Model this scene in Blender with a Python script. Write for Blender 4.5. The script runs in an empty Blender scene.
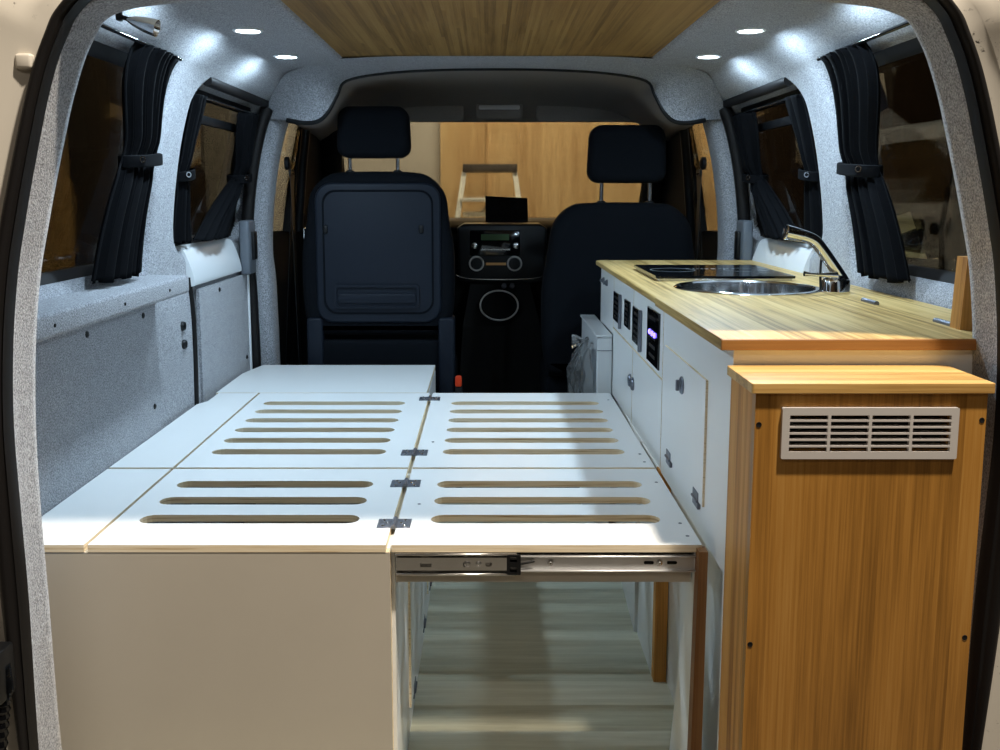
import bpy, bmesh, math, random
from mathutils import Vector, Matrix
random.seed(7)
S = bpy.context.scene
COL = S.collection
PI = math.pi
H = 1.03            # camera height above the van floor; Zr values below are relative to it
XC = 0.025          # middle of the van
TH = math.radians(7.85); CT, ST = math.cos(TH), math.sin(TH)

# ------------------------------------------------------------------ materials
def srgb(r, g, b):
    def f(c):
        c /= 255.0
        return c/12.92 if c <= .04045 else ((c+.055)/1.055)**2.4
    return (f(r), f(g), f(b), 1.0)

def base_mat(name, col=(.5,.5,.5,1), rough=.5, metal=0.0, spec=.5):
    m = bpy.data.materials.new(name); m.use_nodes = True
    p = m.node_tree.nodes['Principled BSDF']
    p.inputs['Base Color'].default_value = col
    p.inputs['Roughness'].default_value = rough
    p.inputs['Metallic'].default_value = metal
    p.inputs['Specular IOR Level'].default_value = spec
    return m, m.node_tree.nodes, m.node_tree.links, p

def coords(nt, links, scale=(1,1,1), rot=(0,0,0)):
    tc = nt.new('ShaderNodeTexCoord'); mp = nt.new('ShaderNodeMapping')
    mp.inputs['Scale'].default_value = scale; mp.inputs['Rotation'].default_value = rot
    links.new(tc.outputs['Object'], mp.inputs['Vector'])
    return mp.outputs['Vector']

def noise(nt, links, vec, scale, detail=3, rough=.6):
    n = nt.new('ShaderNodeTexNoise'); n.inputs['Scale'].default_value = scale
    n.inputs['Detail'].default_value = detail; n.inputs['Roughness'].default_value = rough
    links.new(vec, n.inputs['Vector']); return n.outputs['Fac']

def ramp(nt, links, fac, stops):
    r = nt.new('ShaderNodeValToRGB'); e = r.color_ramp.elements
    while len(e) < len(stops): e.new(.5)
    for k, (p, c) in enumerate(stops): e[k].position = p; e[k].color = c
    links.new(fac, r.inputs['Fac']); return r.outputs['Color']

def bump(nt, links, p, h, strength, dist=.002):
    b = nt.new('ShaderNodeBump'); b.inputs['Strength'].default_value = strength
    b.inputs['Distance'].default_value = dist
    links.new(h, b.inputs['Height']); links.new(b.outputs['Normal'], p.inputs['Normal'])

def mixc(nt, links, a, b, fac, mode='MIX'):
    m = nt.new('ShaderNodeMix'); m.data_type = 'RGBA'; m.blend_type = mode
    for s, v in ((m.inputs[6], a), (m.inputs[7], b)):
        if hasattr(v, 'is_linked'): links.new(v, s)
        else: s.default_value = v
    if hasattr(fac, 'is_linked'): links.new(fac, m.inputs[0])
    else: m.inputs[0].default_value = fac
    return m.outputs[2]

def plain(name, col, rough=.5, metal=0.0, spec=.5, var=.0, vscale=30, bmp=0):
    m, nt, l, p = base_mat(name, col, rough, metal, spec)
    if var or bmp:
        v = coords(nt, l); n = noise(nt, l, v, vscale, 4)
        if var:
            d = tuple(c*(1-var) for c in col[:3])+(1,); h = tuple(min(1, c*(1+var)) for c in col[:3])+(1,)
            l.new(ramp(nt, l, n, [(.3, d), (.7, h)]), p.inputs['Base Color'])
        if bmp: bump(nt, l, p, n, bmp, .001)
    return m

def carpet(name, c0, c1):
    m, nt, l, p = base_mat(name, c0, .95, 0, .15)
    v = coords(nt, l)
    n1 = noise(nt, l, v, 330, 2, .6); n2 = noise(nt, l, v, 60, 4, .6)
    a = ramp(nt, l, n1, [(.32, c0), (.68, c1)])
    b = ramp(nt, l, n2, [(.3, (.80,.80,.80,1)), (.7, (1,1,1,1))])
    l.new(mixc(nt, l, a, b, 1.0, 'MULTIPLY'), p.inputs['Base Color'])
    p.inputs['Sheen Weight'].default_value = .25
    bump(nt, l, p, n1, .5, .003)
    return m

def bamboo(name, dark, mid, light, grain='Z', strip=.021, rough=.38, contrast=.35, cross='X', ends=.7):
    """narrow laminated strips along the grain axis; every strip has its own tone, fine fibres run inside it"""
    m, nt, l, p = base_mat(name, mid, rough, 0, .4)
    tc = nt.new('ShaderNodeTexCoord')
    sx = nt.new('ShaderNodeSeparateXYZ'); l.new(tc.outputs['Object'], sx.inputs[0])
    cr = sx.outputs[cross]; gr = sx.outputs[grain]
    # uneven strip widths: wobble the coordinate, then floor
    dv = nt.new('ShaderNodeMath'); dv.operation = 'DIVIDE'; dv.inputs[1].default_value = strip; l.new(cr, dv.inputs[0])
    fl = nt.new('ShaderNodeMath'); fl.operation = 'FLOOR'; l.new(dv.outputs[0], fl.inputs[0])
    gl = nt.new('ShaderNodeMath'); gl.operation = 'MULTIPLY'; gl.inputs[1].default_value = ends; l.new(gr, gl.inputs[0])
    of = nt.new('ShaderNodeMath'); of.operation = 'MULTIPLY'; of.inputs[1].default_value = 1.618; l.new(fl.outputs[0], of.inputs[0])
    ad = nt.new('ShaderNodeMath'); ad.operation = 'ADD'; l.new(gl.outputs[0], ad.inputs[0]); l.new(of.outputs[0], ad.inputs[1])
    fl2 = nt.new('ShaderNodeMath'); fl2.operation = 'FLOOR'; l.new(ad.outputs[0], fl2.inputs[0])
    cb = nt.new('ShaderNodeCombineXYZ'); l.new(fl.outputs[0], cb.inputs[0]); l.new(fl2.outputs[0], cb.inputs[1])
    wn = nt.new('ShaderNodeTexWhiteNoise'); l.new(cb.outputs[0], wn.inputs['Vector'])
    sc = {'X': 0, 'Y': 1, 'Z': 2}
    s1 = [260., 260., 260.]; s1[sc[grain]] = 5.
    mp = nt.new('ShaderNodeMapping'); mp.inputs['Scale'].default_value = s1; l.new(tc.outputs['Object'], mp.inputs['Vector'])
    fib = noise(nt, l, mp.outputs[0], 1.0, 5, .65)
    s2 = [18., 18., 18.]; s2[sc[grain]] = 2.
    mp2 = nt.new('ShaderNodeMapping'); mp2.inputs['Scale'].default_value = s2; l.new(tc.outputs['Object'], mp2.inputs['Vector'])
    big = noise(nt, l, mp2.outputs[0], 1.0, 3, .5)
    # bamboo nodes: short dark ticks
    mx = nt.new('ShaderNodeMath'); mx.operation = 'MULTIPLY_ADD'; mx.inputs[1].default_value = contrast; l.new(wn.outputs['Value'], mx.inputs[0])
    l2 = nt.new('ShaderNodeMath'); l2.operation = 'MULTIPLY_ADD'; l2.inputs[1].default_value = .55; l.new(fib, l2.inputs[0])
    l3 = nt.new('ShaderNodeMath'); l3.operation = 'MULTIPLY'; l3.inputs[1].default_value = .45; l.new(big, l3.inputs[0])
    l.new(l3.outputs[0], l2.inputs[2]); l.new(l2.outputs[0], mx.inputs[2])
    c = ramp(nt, l, mx.outputs[0], [(.42, dark), (.62, mid), (.92, light)])
    l.new(c, p.inputs['Base Color'])
    bump(nt, l, p, fib, .08, .001)
    return m

def plywood_edge(name):
    m, nt, l, p = base_mat(name, srgb(190,160,115), .7)
    tc = nt.new('ShaderNodeTexCoord')
    mp = nt.new('ShaderNodeMapping'); mp.inputs['Scale'].default_value = (6, 6, 330); l.new(tc.outputs['Object'], mp.inputs['Vector'])
    n = noise(nt, l, mp.outputs[0], 1.0, 3, .6)
    l.new(ramp(nt, l, n, [(.28, srgb(176,146,104)), (.42, srgb(232,214,180)), (.7, srgb(246,234,210))]), p.inputs['Base Color'])
    return m

def vinyl_floor(name):
    m, nt, l, p = base_mat(name, srgb(170,165,145), .42)
    tc = nt.new('ShaderNodeTexCoord')
    sx = nt.new('ShaderNodeSeparateXYZ'); l.new(tc.outputs['Object'], sx.inputs[0])
    dv = nt.new('ShaderNodeMath'); dv.operation = 'DIVIDE'; dv.inputs[1].default_value = .095; l.new(sx.outputs['Y'], dv.inputs[0])
    fl = nt.new('ShaderNodeMath'); fl.operation = 'FLOOR'; l.new(dv.outputs[0], fl.inputs[0])
    wn = nt.new('ShaderNodeTexWhiteNoise'); wn.noise_dimensions = '1D'; l.new(fl.outputs[0], wn.inputs['W'])
    mp = nt.new('ShaderNodeMapping'); mp.inputs['Scale'].default_value = (4, 70, 10); l.new(tc.outputs['Object'], mp.inputs['Vector'])
    n = noise(nt, l, mp.outputs[0], 1.0, 5, .65)
    mx = nt.new('ShaderNodeMath'); mx.operation = 'MULTIPLY_ADD'; mx.inputs[1].default_value = .35
    l.new(wn.outputs['Value'], mx.inputs[0]); l.new(n, mx.inputs[2])
    l.new(ramp(nt, l, mx.outputs[0], [(.3, srgb(168,166,142)), (.65, srgb(196,195,174)), (1.0, srgb(218,218,200))]), p.inputs['Base Color'])
    bump(nt, l, p, n, .06, .001)
    return m

def glass(name, tint=(1,1,1,1), refl=.5, haze=0):
    m = bpy.data.materials.new(name); m.use_nodes = True
    nt, l = m.node_tree.nodes, m.node_tree.links
    nt.remove(nt['Principled BSDF'])
    tr = nt.new('ShaderNodeBsdfTransparent'); tr.inputs['Color'].default_value = tint
    gl = nt.new('ShaderNodeBsdfGlossy'); gl.inputs['Roughness'].default_value = .02
    fr = nt.new('ShaderNodeFresnel'); fr.inputs['IOR'].default_value = 1.45
    mu = nt.new('ShaderNodeMath'); mu.operation = 'MULTIPLY'; mu.inputs[1].default_value = refl
    l.new(fr.outputs[0], mu.inputs[0])
    mx = nt.new('ShaderNodeMixShader'); l.new(mu.outputs[0], mx.inputs[0]); l.new(tr.outputs[0], mx.inputs[1]); l.new(gl.outputs[0], mx.inputs[2])
    out = mx.outputs[0]
    if haze:
        df = nt.new('ShaderNodeBsdfDiffuse'); df.inputs['Color'].default_value = (.8,.8,.8,1)
        m2 = nt.new('ShaderNodeMixShader'); m2.inputs[0].default_value = haze; l.new(out, m2.inputs[1]); l.new(df.outputs[0], m2.inputs[2]); out = m2.outputs[0]
    l.new(out, nt['Material Output'].inputs['Surface'])
    return m

def emit(name, col, strength):
    m = bpy.data.materials.new(name); m.use_nodes = True
    p = m.node_tree.nodes['Principled BSDF']
    p.inputs['Base Color'].default_value = (.8,.8,.8,1)
    p.inputs['Emission Color'].default_value = col; p.inputs['Emission Strength'].default_value = strength
    return m

def painted_body(name):
    m, nt, l, p = base_mat(name, srgb(206,199,186), .3)
    v = coords(nt, l)
    n = noise(nt, l, v, 90, 6, .75); n2 = noise(nt, l, v, 9, 3, .6)
    a = ramp(nt, l, n, [(.60, srgb(206,199,186)), (.66, srgb(60,55,48))])
    f = ramp(nt, l, n2, [(.48, (0,0,0,1)), (.56, (1,1,1,1))])
    l.new(mixc(nt, l, srgb(206,199,186), a, f), p.inputs['Base Color'])
    return m

M = {}
M['carpet'] = carpet('grey_carpet', srgb(98,99,104), srgb(190,192,198))
M['white'] = plain('white_laminate', srgb(232,233,232), .32, var=.015, vscale=4)
M['cream'] = plain('white_painted_ply', srgb(190,183,170), .5, var=.02, vscale=6)
M['steel_white'] = plain('white_painted_steel', srgb(225,228,230), .28)
M['body'] = painted_body('white_van_paint')
M['ply'] = plywood_edge('plywood_edge')
M['bamboo_cab'] = bamboo('oiled_bamboo_vertical', srgb(124,84,30), srgb(168,118,50), srgb(196,150,80), 'Z', .021, .42, .17, 'X', 0.0)
M['bamboo_side'] = bamboo('oiled_bamboo_side', srgb(150,98,40), srgb(196,138,66), srgb(220,168,94), 'Z', .012, .6, .22, 'Y', 0.0)
M['bamboo_top'] = bamboo('oiled_bamboo_top', srgb(160,120,62), srgb(208,168,100), srgb(230,196,134), 'X', .020, .4, .18, 'Y', 0.0)
M['bamboo_work'] = bamboo('bamboo_worktop', srgb(140,110,58), srgb(204,172,110), srgb(230,206,150), 'Y', .0075, .40, .18, 'X', .35)
M['bamboo_ceil'] = bamboo('bamboo_ceiling', srgb(106,78,40), srgb(140,106,58), srgb(162,128,76), 'Y', .008, .55, .3, 'X')
M['wood_edge'] = bamboo('brown_wood_edge', srgb(104,68,34), srgb(142,98,56), srgb(166,122,76), 'Z', .006, .45, .2)
M['wood_edge_x'] = bamboo('bamboo_long_edge', srgb(92,60,28), srgb(142,98,52), srgb(170,124,70), 'X', .006, .4, .2, 'Z', .8)
M['floor'] = vinyl_floor('vinyl_plank_floor')
M['rubber'] = plain('black_rubber', srgb(20,18,18), .5, spec=.25, bmp=.15, vscale=200)
M['black'] = plain('black_plastic', srgb(14,15,17), .45, spec=.3, var=.1)
M['gloss_black'] = plain('gloss_black', srgb(10,11,13), .08)
M['dark'] = plain('dark_interior', srgb(18,17,16), .75, spec=.2, var=.1)
M['liner'] = plain('cab_headliner', srgb(128,120,114), .9, var=.05, vscale=120, bmp=.1)
M['grey_plastic'] = plain('grey_plastic', srgb(92,98,106), .5, var=.05)
M['seat'] = plain('navy_black_seat_cloth', srgb(11,14,19), .95, spec=.12, var=.25, vscale=400, bmp=.3)
M['seat_plastic'] = plain('navy_grey_seat_plastic', srgb(21,27,37), .55, spec=.2, var=.06, vscale=300, bmp=.1)
M['curtain'] = plain('black_curtain', srgb(7,8,11), .9, spec=.1, var=.15, vscale=80)
M['chrome'] = plain('chrome', (.86,.87,.88,1), .09, 1.0)
M['steel'] = plain('brushed_steel', (.62,.62,.62,1), .27, 1.0, var=.04, vscale=60)
M['zinc'] = plain('zinc_hinge', srgb(120,124,134), .4, .8, var=.08, vscale=90)
M['rail_light'] = plain('zinc_rail_face', (.66,.66,.66,1), .45, .7)
M['rail'] = plain('zinc_rail', (.58,.57,.55,1), .22, 1.0, var=.05, vscale=25)
M['aluminium'] = plain('silver_grille', srgb(196,191,187), .45, .1)
M['glass'] = glass('window_glass', (.82,.84,.83,1), .8)
M['tint'] = glass('tinted_window_glass', (.60,.61,.59,1), .9)
M['wrap'] = glass('clear_plastic_film', (.66,.68,.70,1), 2.6, .12)
M['led'] = emit('led_lens', (.80,.90,1,1), 26)
M['blue_led'] = emit('blue_indicator', (.14,.08,1,1), 4.5)
M['red'] = plain('red_plastic', srgb(214,60,22), .4)
M['lcd'] = plain('green_lcd', srgb(62,84,56), .2)
M['amber'] = plain('amber_trim', srgb(196,142,80), .3)
M['print'] = plain('white_print', srgb(104,112,118), .4)
M['tanwall'] = bamboo('tan_ply_wall', srgb(186,142,86), srgb(214,174,114), srgb(226,190,134), 'Z', .19, .6, .12)
M['greywall'] = plain('beige_board', srgb(196,182,158), .8, var=.04, vscale=2)
M['brownwall'] = bamboo('brown_plank_wall', srgb(26,20,12), srgb(48,36,20), srgb(70,50,26), 'Z', .33, .6, .5, 'Y')
M['concrete'] = plain('concrete', srgb(120,116,108), .8, var=.12, vscale=3)
M['ladderwood'] = plain('pale_wood_ladder', srgb(240,230,205), .6, var=.1, vscale=20)
M['capgrey'] = plain('grey_ladder_cap', srgb(84,72,58), .6, var=.2, vscale=40)

# ------------------------------------------------------------------ mesh builder
class MB:
    def __init__(self): self.bm = bmesh.new()
    def box(self, x0, x1, y0, y1, z0, z1, bev=0.0, seg=2, mi=0):
        vs = [self.bm.verts.new((x, y, z)) for z in (z0, z1) for y in (y0, y1) for x in (x0, x1)]
        fs = [self.bm.faces.new([vs[i] for i in q]) for q in ((0,2,3,1),(4,5,7,6),(0,1,5,4),(2,6,7,3),(0,4,6,2),(1,3,7,5))]
        for f in fs: f.material_index = mi
        if bev > 0:
            es = list({e for f in fs for e in f.edges})
            bmesh.ops.bevel(self.bm, geom=es, offset=bev, segments=seg, profile=.5, affect='EDGES', clamp_overlap=True)
        return self
    def rings(self, rings, caps=True, closed=True, mi=0):
        rv = [[self.bm.verts.new(p) for p in r] for r in rings]
        n = len(rv[0])
        for a, b in zip(rv[:-1], rv[1:]):
            for i in range(n if closed else n-1):
                j = (i+1) % n
                f = self.bm.faces.new((a[i], a[j], b[j], b[i])); f.material_index = mi
        if caps and closed:
            f = self.bm.faces.new(list(reversed(rv[0]))); f.material_index = mi
            f = self.bm.faces.new(rv[-1]); f.material_index = mi
        return self
    def tube(self, pts, r, n=12, closed=False, mi=0):
        pts = [Vector(p) for p in pts]; rr = r if isinstance(r, (list, tuple)) else [r]*len(pts)
        rings = []; up = None
        for i, p in enumerate(pts):
            if closed: t = pts[(i+1) % len(pts)] - pts[i-1]
            else: t = pts[min(i+1, len(pts)-1)] - pts[max(i-1, 0)]
            t.normalize()
            if up is None:
                up = Vector((0,0,1)) if abs(t.z) < .9 else Vector((1,0,0))
            a = t.cross(up); 
            if a.length < 1e-6: a = t.orthogonal()
            a.normalize(); b = a.cross(t); b.normalize(); up = b
            rings.append([p + a*rr[i]*math.cos(2*PI*k/n) + b*rr[i]*math.sin(2*PI*k/n) for k in range(n)])
        if closed: rings.append(rings[0]); return self.rings(rings, caps=False, mi=mi)
        return self.rings(rings, mi=mi)
    def lathe(self, prof, axis, origin, n=24, mi=0, caps=True):
        """prof: (radius, along) pairs; axis: unit vector"""
        ax = Vector(axis).normalized(); a = ax.orthogonal().normalized(); b = ax.cross(a); o = Vector(origin)
        rings = [[o + ax*h + a*r*math.cos(2*PI*k/n) + b*r*math.sin(2*PI*k/n) for k in range(n)] for r, h in prof]
        return self.rings(rings, caps=caps, mi=mi)
    def poly(self, outer, holes, plane, d0, d1, side_mi=0, top_mi=0):
        """2-D outline with holes, extruded from d0 to d1 along the axis normal to plane ('XY','XZ','YZ')"""
        def P(p, d):
            return {'XY': (p[0], p[1], d), 'XZ': (p[0], d, p[1]), 'YZ': (d, p[0], p[1])}[plane]
        loops = [outer]+list(holes)
        layers = []
        for d in (d0, d1):
            es = []; lv = []
            for lp in loops:
                vs = [self.bm.verts.new(P(p, d)) for p in lp]
                es += [self.bm.edges.new((vs[i], vs[(i+1) % len(vs)])) for i in range(len(vs))]
                lv.append(vs)
            r = bmesh.ops.triangle_fill(self.bm, use_beauty=True, use_dissolve=False, edges=es)
            for g in r['geom']:
                if isinstance(g, bmesh.types.BMFace): g.material_index = top_mi
            layers.append(lv)
        for va, vb in zip(*layers):
            n = len(va)
            for i in range(n):
                f = self.bm.faces.new((va[i], va[(i+1) % n], vb[(i+1) % n], vb[i])); f.material_index = side_mi
        return self
    def slab(self, outline, ax, d0, d1, r, seg=4, mi=0):
        """pillow-edged slab: outline in the plane normal to ax ('Y' -> (x,z)), rounded at both faces with radius r"""
        n = len(outline)
        def inset(d):
            out = []
            for i in range(n):
                p0 = Vector(outline[i-1]); p1 = Vector(outline[i]); p2 = Vector(outline[(i+1) % n])
                t = (p2-p0); t.normalize(); nrm = Vector((-t.y, t.x))
                out.append(p1 + nrm*d)
            return out
        area = sum(outline[i][0]*outline[(i+1) % n][1]-outline[(i+1) % n][0]*outline[i][1] for i in range(n))
        sg = 1 if area > 0 else -1
        dirn = 1 if d1 > d0 else -1
        st = []
        for k in range(seg+1):
            a = PI/2*k/seg; st.append((r*(1-math.sin(a)), d0+dirn*r*(1-math.cos(a))))
        for k in range(seg+1):
            a = PI/2*(1-k/seg); st.append((r*(1-math.sin(a)), d1-dirn*r*(1-math.cos(a))))
        def P(p, d):
            return {'Y': (p[0], d, p[1]), 'X': (d, p[0], p[1]), 'Z': (p[0], p[1], d)}[ax]
        return self.rings([[P(p, d) for p in inset(sg*i)] for i, d in st], mi=mi)
    def build(self, name, mats, parent=None, smooth=None, loc=None):
        bm = self.bm
        bmesh.ops.recalc_face_normals(bm, faces=bm.faces[:])
        me = bpy.data.meshes.new(name)
        if smooth is not None:
            for f in bm.faces: f.smooth = True
            for e in bm.edges:
                if len(e.link_faces) == 2 and e.calc_face_angle(0) > math.radians(smooth): e.smooth = False
        if loc is not None: bmesh.ops.translate(bm, verts=bm.verts[:], vec=-Vector(loc))
        bm.to_mesh(me); bm.free()
        for m in (mats if isinstance(mats, (list, tuple)) else [mats]): me.materials.append(m)
        o = bpy.data.objects.new(name, me); COL.objects.link(o)
        if loc is not None: o.location = loc
        if parent is not None:
            o.parent = parent
            o.location = Vector(o.location) - root_loc(parent)
        return o

def root_loc(o):
    v = Vector((0,0,0))
    while o is not None: v += Vector(o.location); o = o.parent
    return v

def tag(o, label, cat, group=None):
    o['label'] = label; o['category'] = cat
    if group: o['group'] = group
    return o
def thing(name, label, cat, loc=(0,0,0), group=None):
    o = bpy.data.objects.new(name, None); COL.objects.link(o); o.location = loc; o.empty_display_size = .05
    return tag(o, label, cat, group)
def struct(o): o['kind'] = 'structure'; return o
def children(o): return [c for c in COL.objects if c.parent == o]
def copy_tree(o, parent=None):
    c = o.copy(); COL.objects.link(c); c.parent = parent
    for ch in children(o): copy_tree(ch, c)
    return c

def rrect(x0, x1, y0, y1, r, n=6):
    out = []
    for cx, cy, a0 in ((x1-r, y0+r, -PI/2), (x1-r, y1-r, 0), (x0+r, y1-r, PI/2), (x0+r, y0+r, PI)):
        for k in range(n+1):
            a = a0+PI/2*k/n; out.append((cx+r*math.cos(a), cy+r*math.sin(a)))
    return out
def stadium(x0, x1, yc, w, n=8):
    r = w/2; out = []
    for k in range(n+1):
        a = -PI/2+PI*k/n; out.append((x1-r+r*math.cos(a), yc+r*math.sin(a)))
    for k in range(n+1):
        a = PI/2+PI*k/n; out.append((x0+r+r*math.cos(a), yc+r*math.sin(a)))
    return out
def catmull(pts, per=6):
    P = [Vector(p) for p in pts]; out = []
    for i in range(len(P)-1):
        p0 = P[max(i-1, 0)]; p1 = P[i]; p2 = P[i+1]; p3 = P[min(i+2, len(P)-1)]
        for k in range(per):
            t = k/per
            out.append(.5*((2*p1)+(p2-p0)*t+(2*p0-5*p1+4*p2-p3)*t*t+(3*p1-p0-3*p2+p3)*t**3))
    out.append(P[-1]); return out
def at(u, v, Y):
    """the point of the plane y = Y that the photo shows at (u, v): used to measure the door aperture"""
    t = (324-v)/950
    Z = Y*(t*CT-ST)/(CT+t*ST)
    return Vector(((u-488)/950*(Y*CT-Z*ST), Y, Z+H))

# ------------------------------------------------------------------ side walls (carpeted shell with window openings)
PROF = catmull([(.795,-1.03),(.803,-.75),(.805,-.55),(.81,-.30),(.818,-.19),(.81,-.05),(.788,.10),(.757,.22),(.728,.278),
                (.694,.306),(.665,.327),(.640,.347),(.606,.357),(.56,.360),(.50,.361),(.455,.362),(.432,.366),(.425,.385)], 5)
def hw(z):
    for a, b in zip(PROF[:-1], PROF[1:]):
        if a.y <= z <= b.y: return a.x+(b.x-a.x)*(z-a.y)/max(1e-9, b.y-a.y)
    return PROF[0].x if z < PROF[0].y else .43
WIN = [(1.46, 2.19, -.165, .277, .06), (2.43, 3.10, -.135, .262, .06)]     # y0,y1,z0,z1,corner radius
def sdf(y, z, w):
    y0, y1, z0, z1, r = w
    cy, cz = (y0+y1)/2, (z0+z1)/2
    qx = abs(y-cy)-(y1-y0)/2+r; qz = abs(z-cz)-(z1-z0)/2+r
    return math.hypot(max(qx, 0), max(qz, 0))+min(max(qx, qz), 0)-r
def side_wall(name, sg):
    bm = bmesh.new()
    prof = []
    for a, b in zip(PROF[:-1], PROF[1:]):
        n = max(1, int(math.ceil((b-a).length/.011)))
        for k in range(n): prof.append(a+(b-a)*k/n)
    prof.append(PROF[-1])
    ys = [1.36+i*.011 for i in range(int((3.16-1.36)/.011)+1)]
    FR = .05
    V = {}; D = {}
    for i, y in enumerate(ys):
        for j, p in enumerate(prof):
            d = min(sdf(y, p.y, w) for w in WIN)
            off = 0
            if d < FR and p.y < .33:
                q = max(d, 0); off = FR - math.sqrt(max(0, FR*FR-(FR-q)**2))
            h = p.x+off*1.1
            D[i, j] = d
            V[i, j] = bm.verts.new((XC+sg*h, y, p.y+H))
    for i in range(len(ys)-1):
        for j in range(len(prof)-1):
            k = ((i, j), (i+1, j), (i+1, j+1), (i, j+1))
            if min(D[q] for q in k) < -.006: continue
            if ys[i] > 2.95 and prof[j].x < .64 and prof[j].y > .3: continue
            bm.faces.new([V[q] for q in k])
    for v in [v for v in bm.verts if not v.link_faces]: bm.verts.remove(v)
    m = MB(); m.bm.free(); m.bm = bm
    o = m.build(name, M['carpet'], None, 60)
    sol = o.modifiers.new('thick', 'SOLIDIFY'); sol.thickness = .006; sol.offset = 1 if sg > 0 else 1
    return struct(o)
side_wall('wall_left', -1); side_wall('wall_right', 1)

def window_frame(idx, sg, w, sill=False):
    """rubber-edged pane set into the outer skin behind the carpet reveal"""
    y0, y1, z0, z1, r = w
    def loop(d, dx):
        pts = rrect(y0-d, y1+d, z0-d, z1+d, r+d, 8)
        return [(XC+sg*(hw(z)+dx), y, z+H) for y, z in pts]
    p = MB(); p.rings([loop(.012, .030), loop(.012, .062), loop(-.010, .066), loop(-.014, .058), loop(-.010, .046), loop(.012, .030)], caps=False)
    root = struct(p.build('window_%d' % idx, M['rubber'], None, 40))
    g = MB(); g.rings([loop(-.008, .058), loop(-.008, .062)]); g.build('pane', M['tint'], root)
    if sill:
        b = MB(); 
        for a in (z0+.315, ): b.box(0,0.001,0,0.001,0,0.001)
        b.bm.free()
    return root
window_frame(1, -1, WIN[0]); window_frame(2, -1, WIN[1]); window_frame(3, 1, WIN[0]); window_frame(4, 1, WIN[1])

# sliding-window divider bars of the middle windows
for sg, nm in ((-1, 2), (1, 4)):
    b = MB(); zt = .195
    b.box(XC+sg*(hw(zt)+.03)-.006, XC+sg*(hw(zt)+.03)+.006, WIN[1][0]+.03, WIN[1][1]-.03, zt+H-.012, zt+H+.012, .003)
    b.build('glazing_bar', M['black'], bpy.data.objects['window_%d' % nm], 40)

# B-pillars between load area and cab
for sg, nm in ((-1, 'trim_1'), (1, 'trim_2')):
    b = MB(); rings = []
    for p in [q for q in PROF if q.y < .30]:
        sec = []
        for (dy, dx) in rrect(3.115, 3.245, -.062, .02, .03, 5):
            sec.append((XC+sg*(p.x+dx-.004), dy, p.y+H))
        rings.append(sec)
    b.rings(rings); struct(b.build(nm, M['carpet'], None, 60))
# black rubber edging in front of each B-pillar (door opening seal) with pale steel lip
for sg, nm in ((-1, 'trim_3'), (1, 'trim_4')):
    b = MB(); b.tube([(XC+sg*(hw(p.y)-.012), 3.085, p.y+H) for p in PROF if -.75 < p.y < .27], .020, 10)
    pts = [(XC+sg*(hw(.268)-.004), y, .268+H+.012) for y in [3.085-.02*k for k in range(33)]]
    b.tube(pts, .014, 10)
    struct(b.build(nm, M['rubber'], None, 50))

# ceiling, roof and front bulkhead
c = MB(); c.box(XC-.45, XC+.45, 1.28, 2.70, .372+H, .392+H); struct(c.build('ceiling', M['bamboo_ceil']))
c = MB(); c.box(XC-.80, XC+.80, 1.33, 4.3, .44+H, .46+H); struct(c.build('ceiling_outer', M['dark']))
outer = [(.745,.235,3.125),(.715,.285,3.06),(.672,.322,2.98),(.620,.350,2.88),(.53,.3615,2.79),(.44,.366,2.70),(.30,.370,2.675),(.15,.371,2.675),(0,.371,2.675)]
arch = [(.655,.226,3.03),(.60,.217,3.02),(.553,.222,3.01),(.520,.250,3.0),(.492,.300,3.0),(.462,.345,3.0),(.34,.368,3.0),(.17,.378,3.0),(0,.380,3.0)]
oc = catmull(outer, 5); ac = catmull(arch, 5)
oc = [Vector((-p.x, p.y, p.z)) for p in oc]+[Vector((p.x, p.y, p.z)) for p in reversed(oc[:-1])]
ac = [Vector((-p.x, p.y, p.z)) for p in ac]+[Vector((p.x, p.y, p.z)) for p in reversed(ac[:-1])]
b = MB(); rings = []
for k in range(9):
    t = k/8; tt = t*t*.55+t*.45
    rings.append([(XC+a.x*(1-t)+q.x*t, a.z*(1-t)+q.z*t, H+a.y*(1-tt)+q.y*tt) for a, q in zip(oc, ac)])
b.rings(rings, caps=False, closed=False); struct(b.build('trim_5', M['carpet'], None, 70))
b = MB(); b.tube([(XC+q.x, q.z+.004, H+q.y) for q in ac], .0075, 8); struct(b.build('trim_6', M['black'], None, 60))
# cab headliner
front = [(.71,.19,3.95),(.66,.225,3.88),(.62,.255,3.82),(.56,.272,3.80),(.50,.275,3.80),(.42,.275,3.80),(.30,.275,3.80),(.15,.275,3.80),(0,.275,3.80)]
fc = catmull(front, 5); fc = [Vector((-p.x, p.y, p.z)) for p in fc]+[Vector((p.x, p.y, p.z)) for p in reversed(fc[:-1])]
b = MB(); rings = []
for k in range(11):
    t = k/10; tt = t**6
    rings.append([(XC+a.x*(1-t)+q.x*t, (a.z+.01)*(1-t)+q.z*t, H+a.y*(1-tt)+q.y*tt) for a, q in zip(ac, fc)])
b.rings(rings, caps=False, closed=False); struct(b.build('trim_7', M['liner'], None, 70))

# floor, cab floor
f = MB(); f.box(-.80, .85, 1.30, 3.1, -.02, 0); struct(f.build('floor', M['floor']))
f = MB(); f.box(-.80, .85, 3.1, 4.5, -.12, -.06); struct(f.build('floor_cab', M['dark']))

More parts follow.
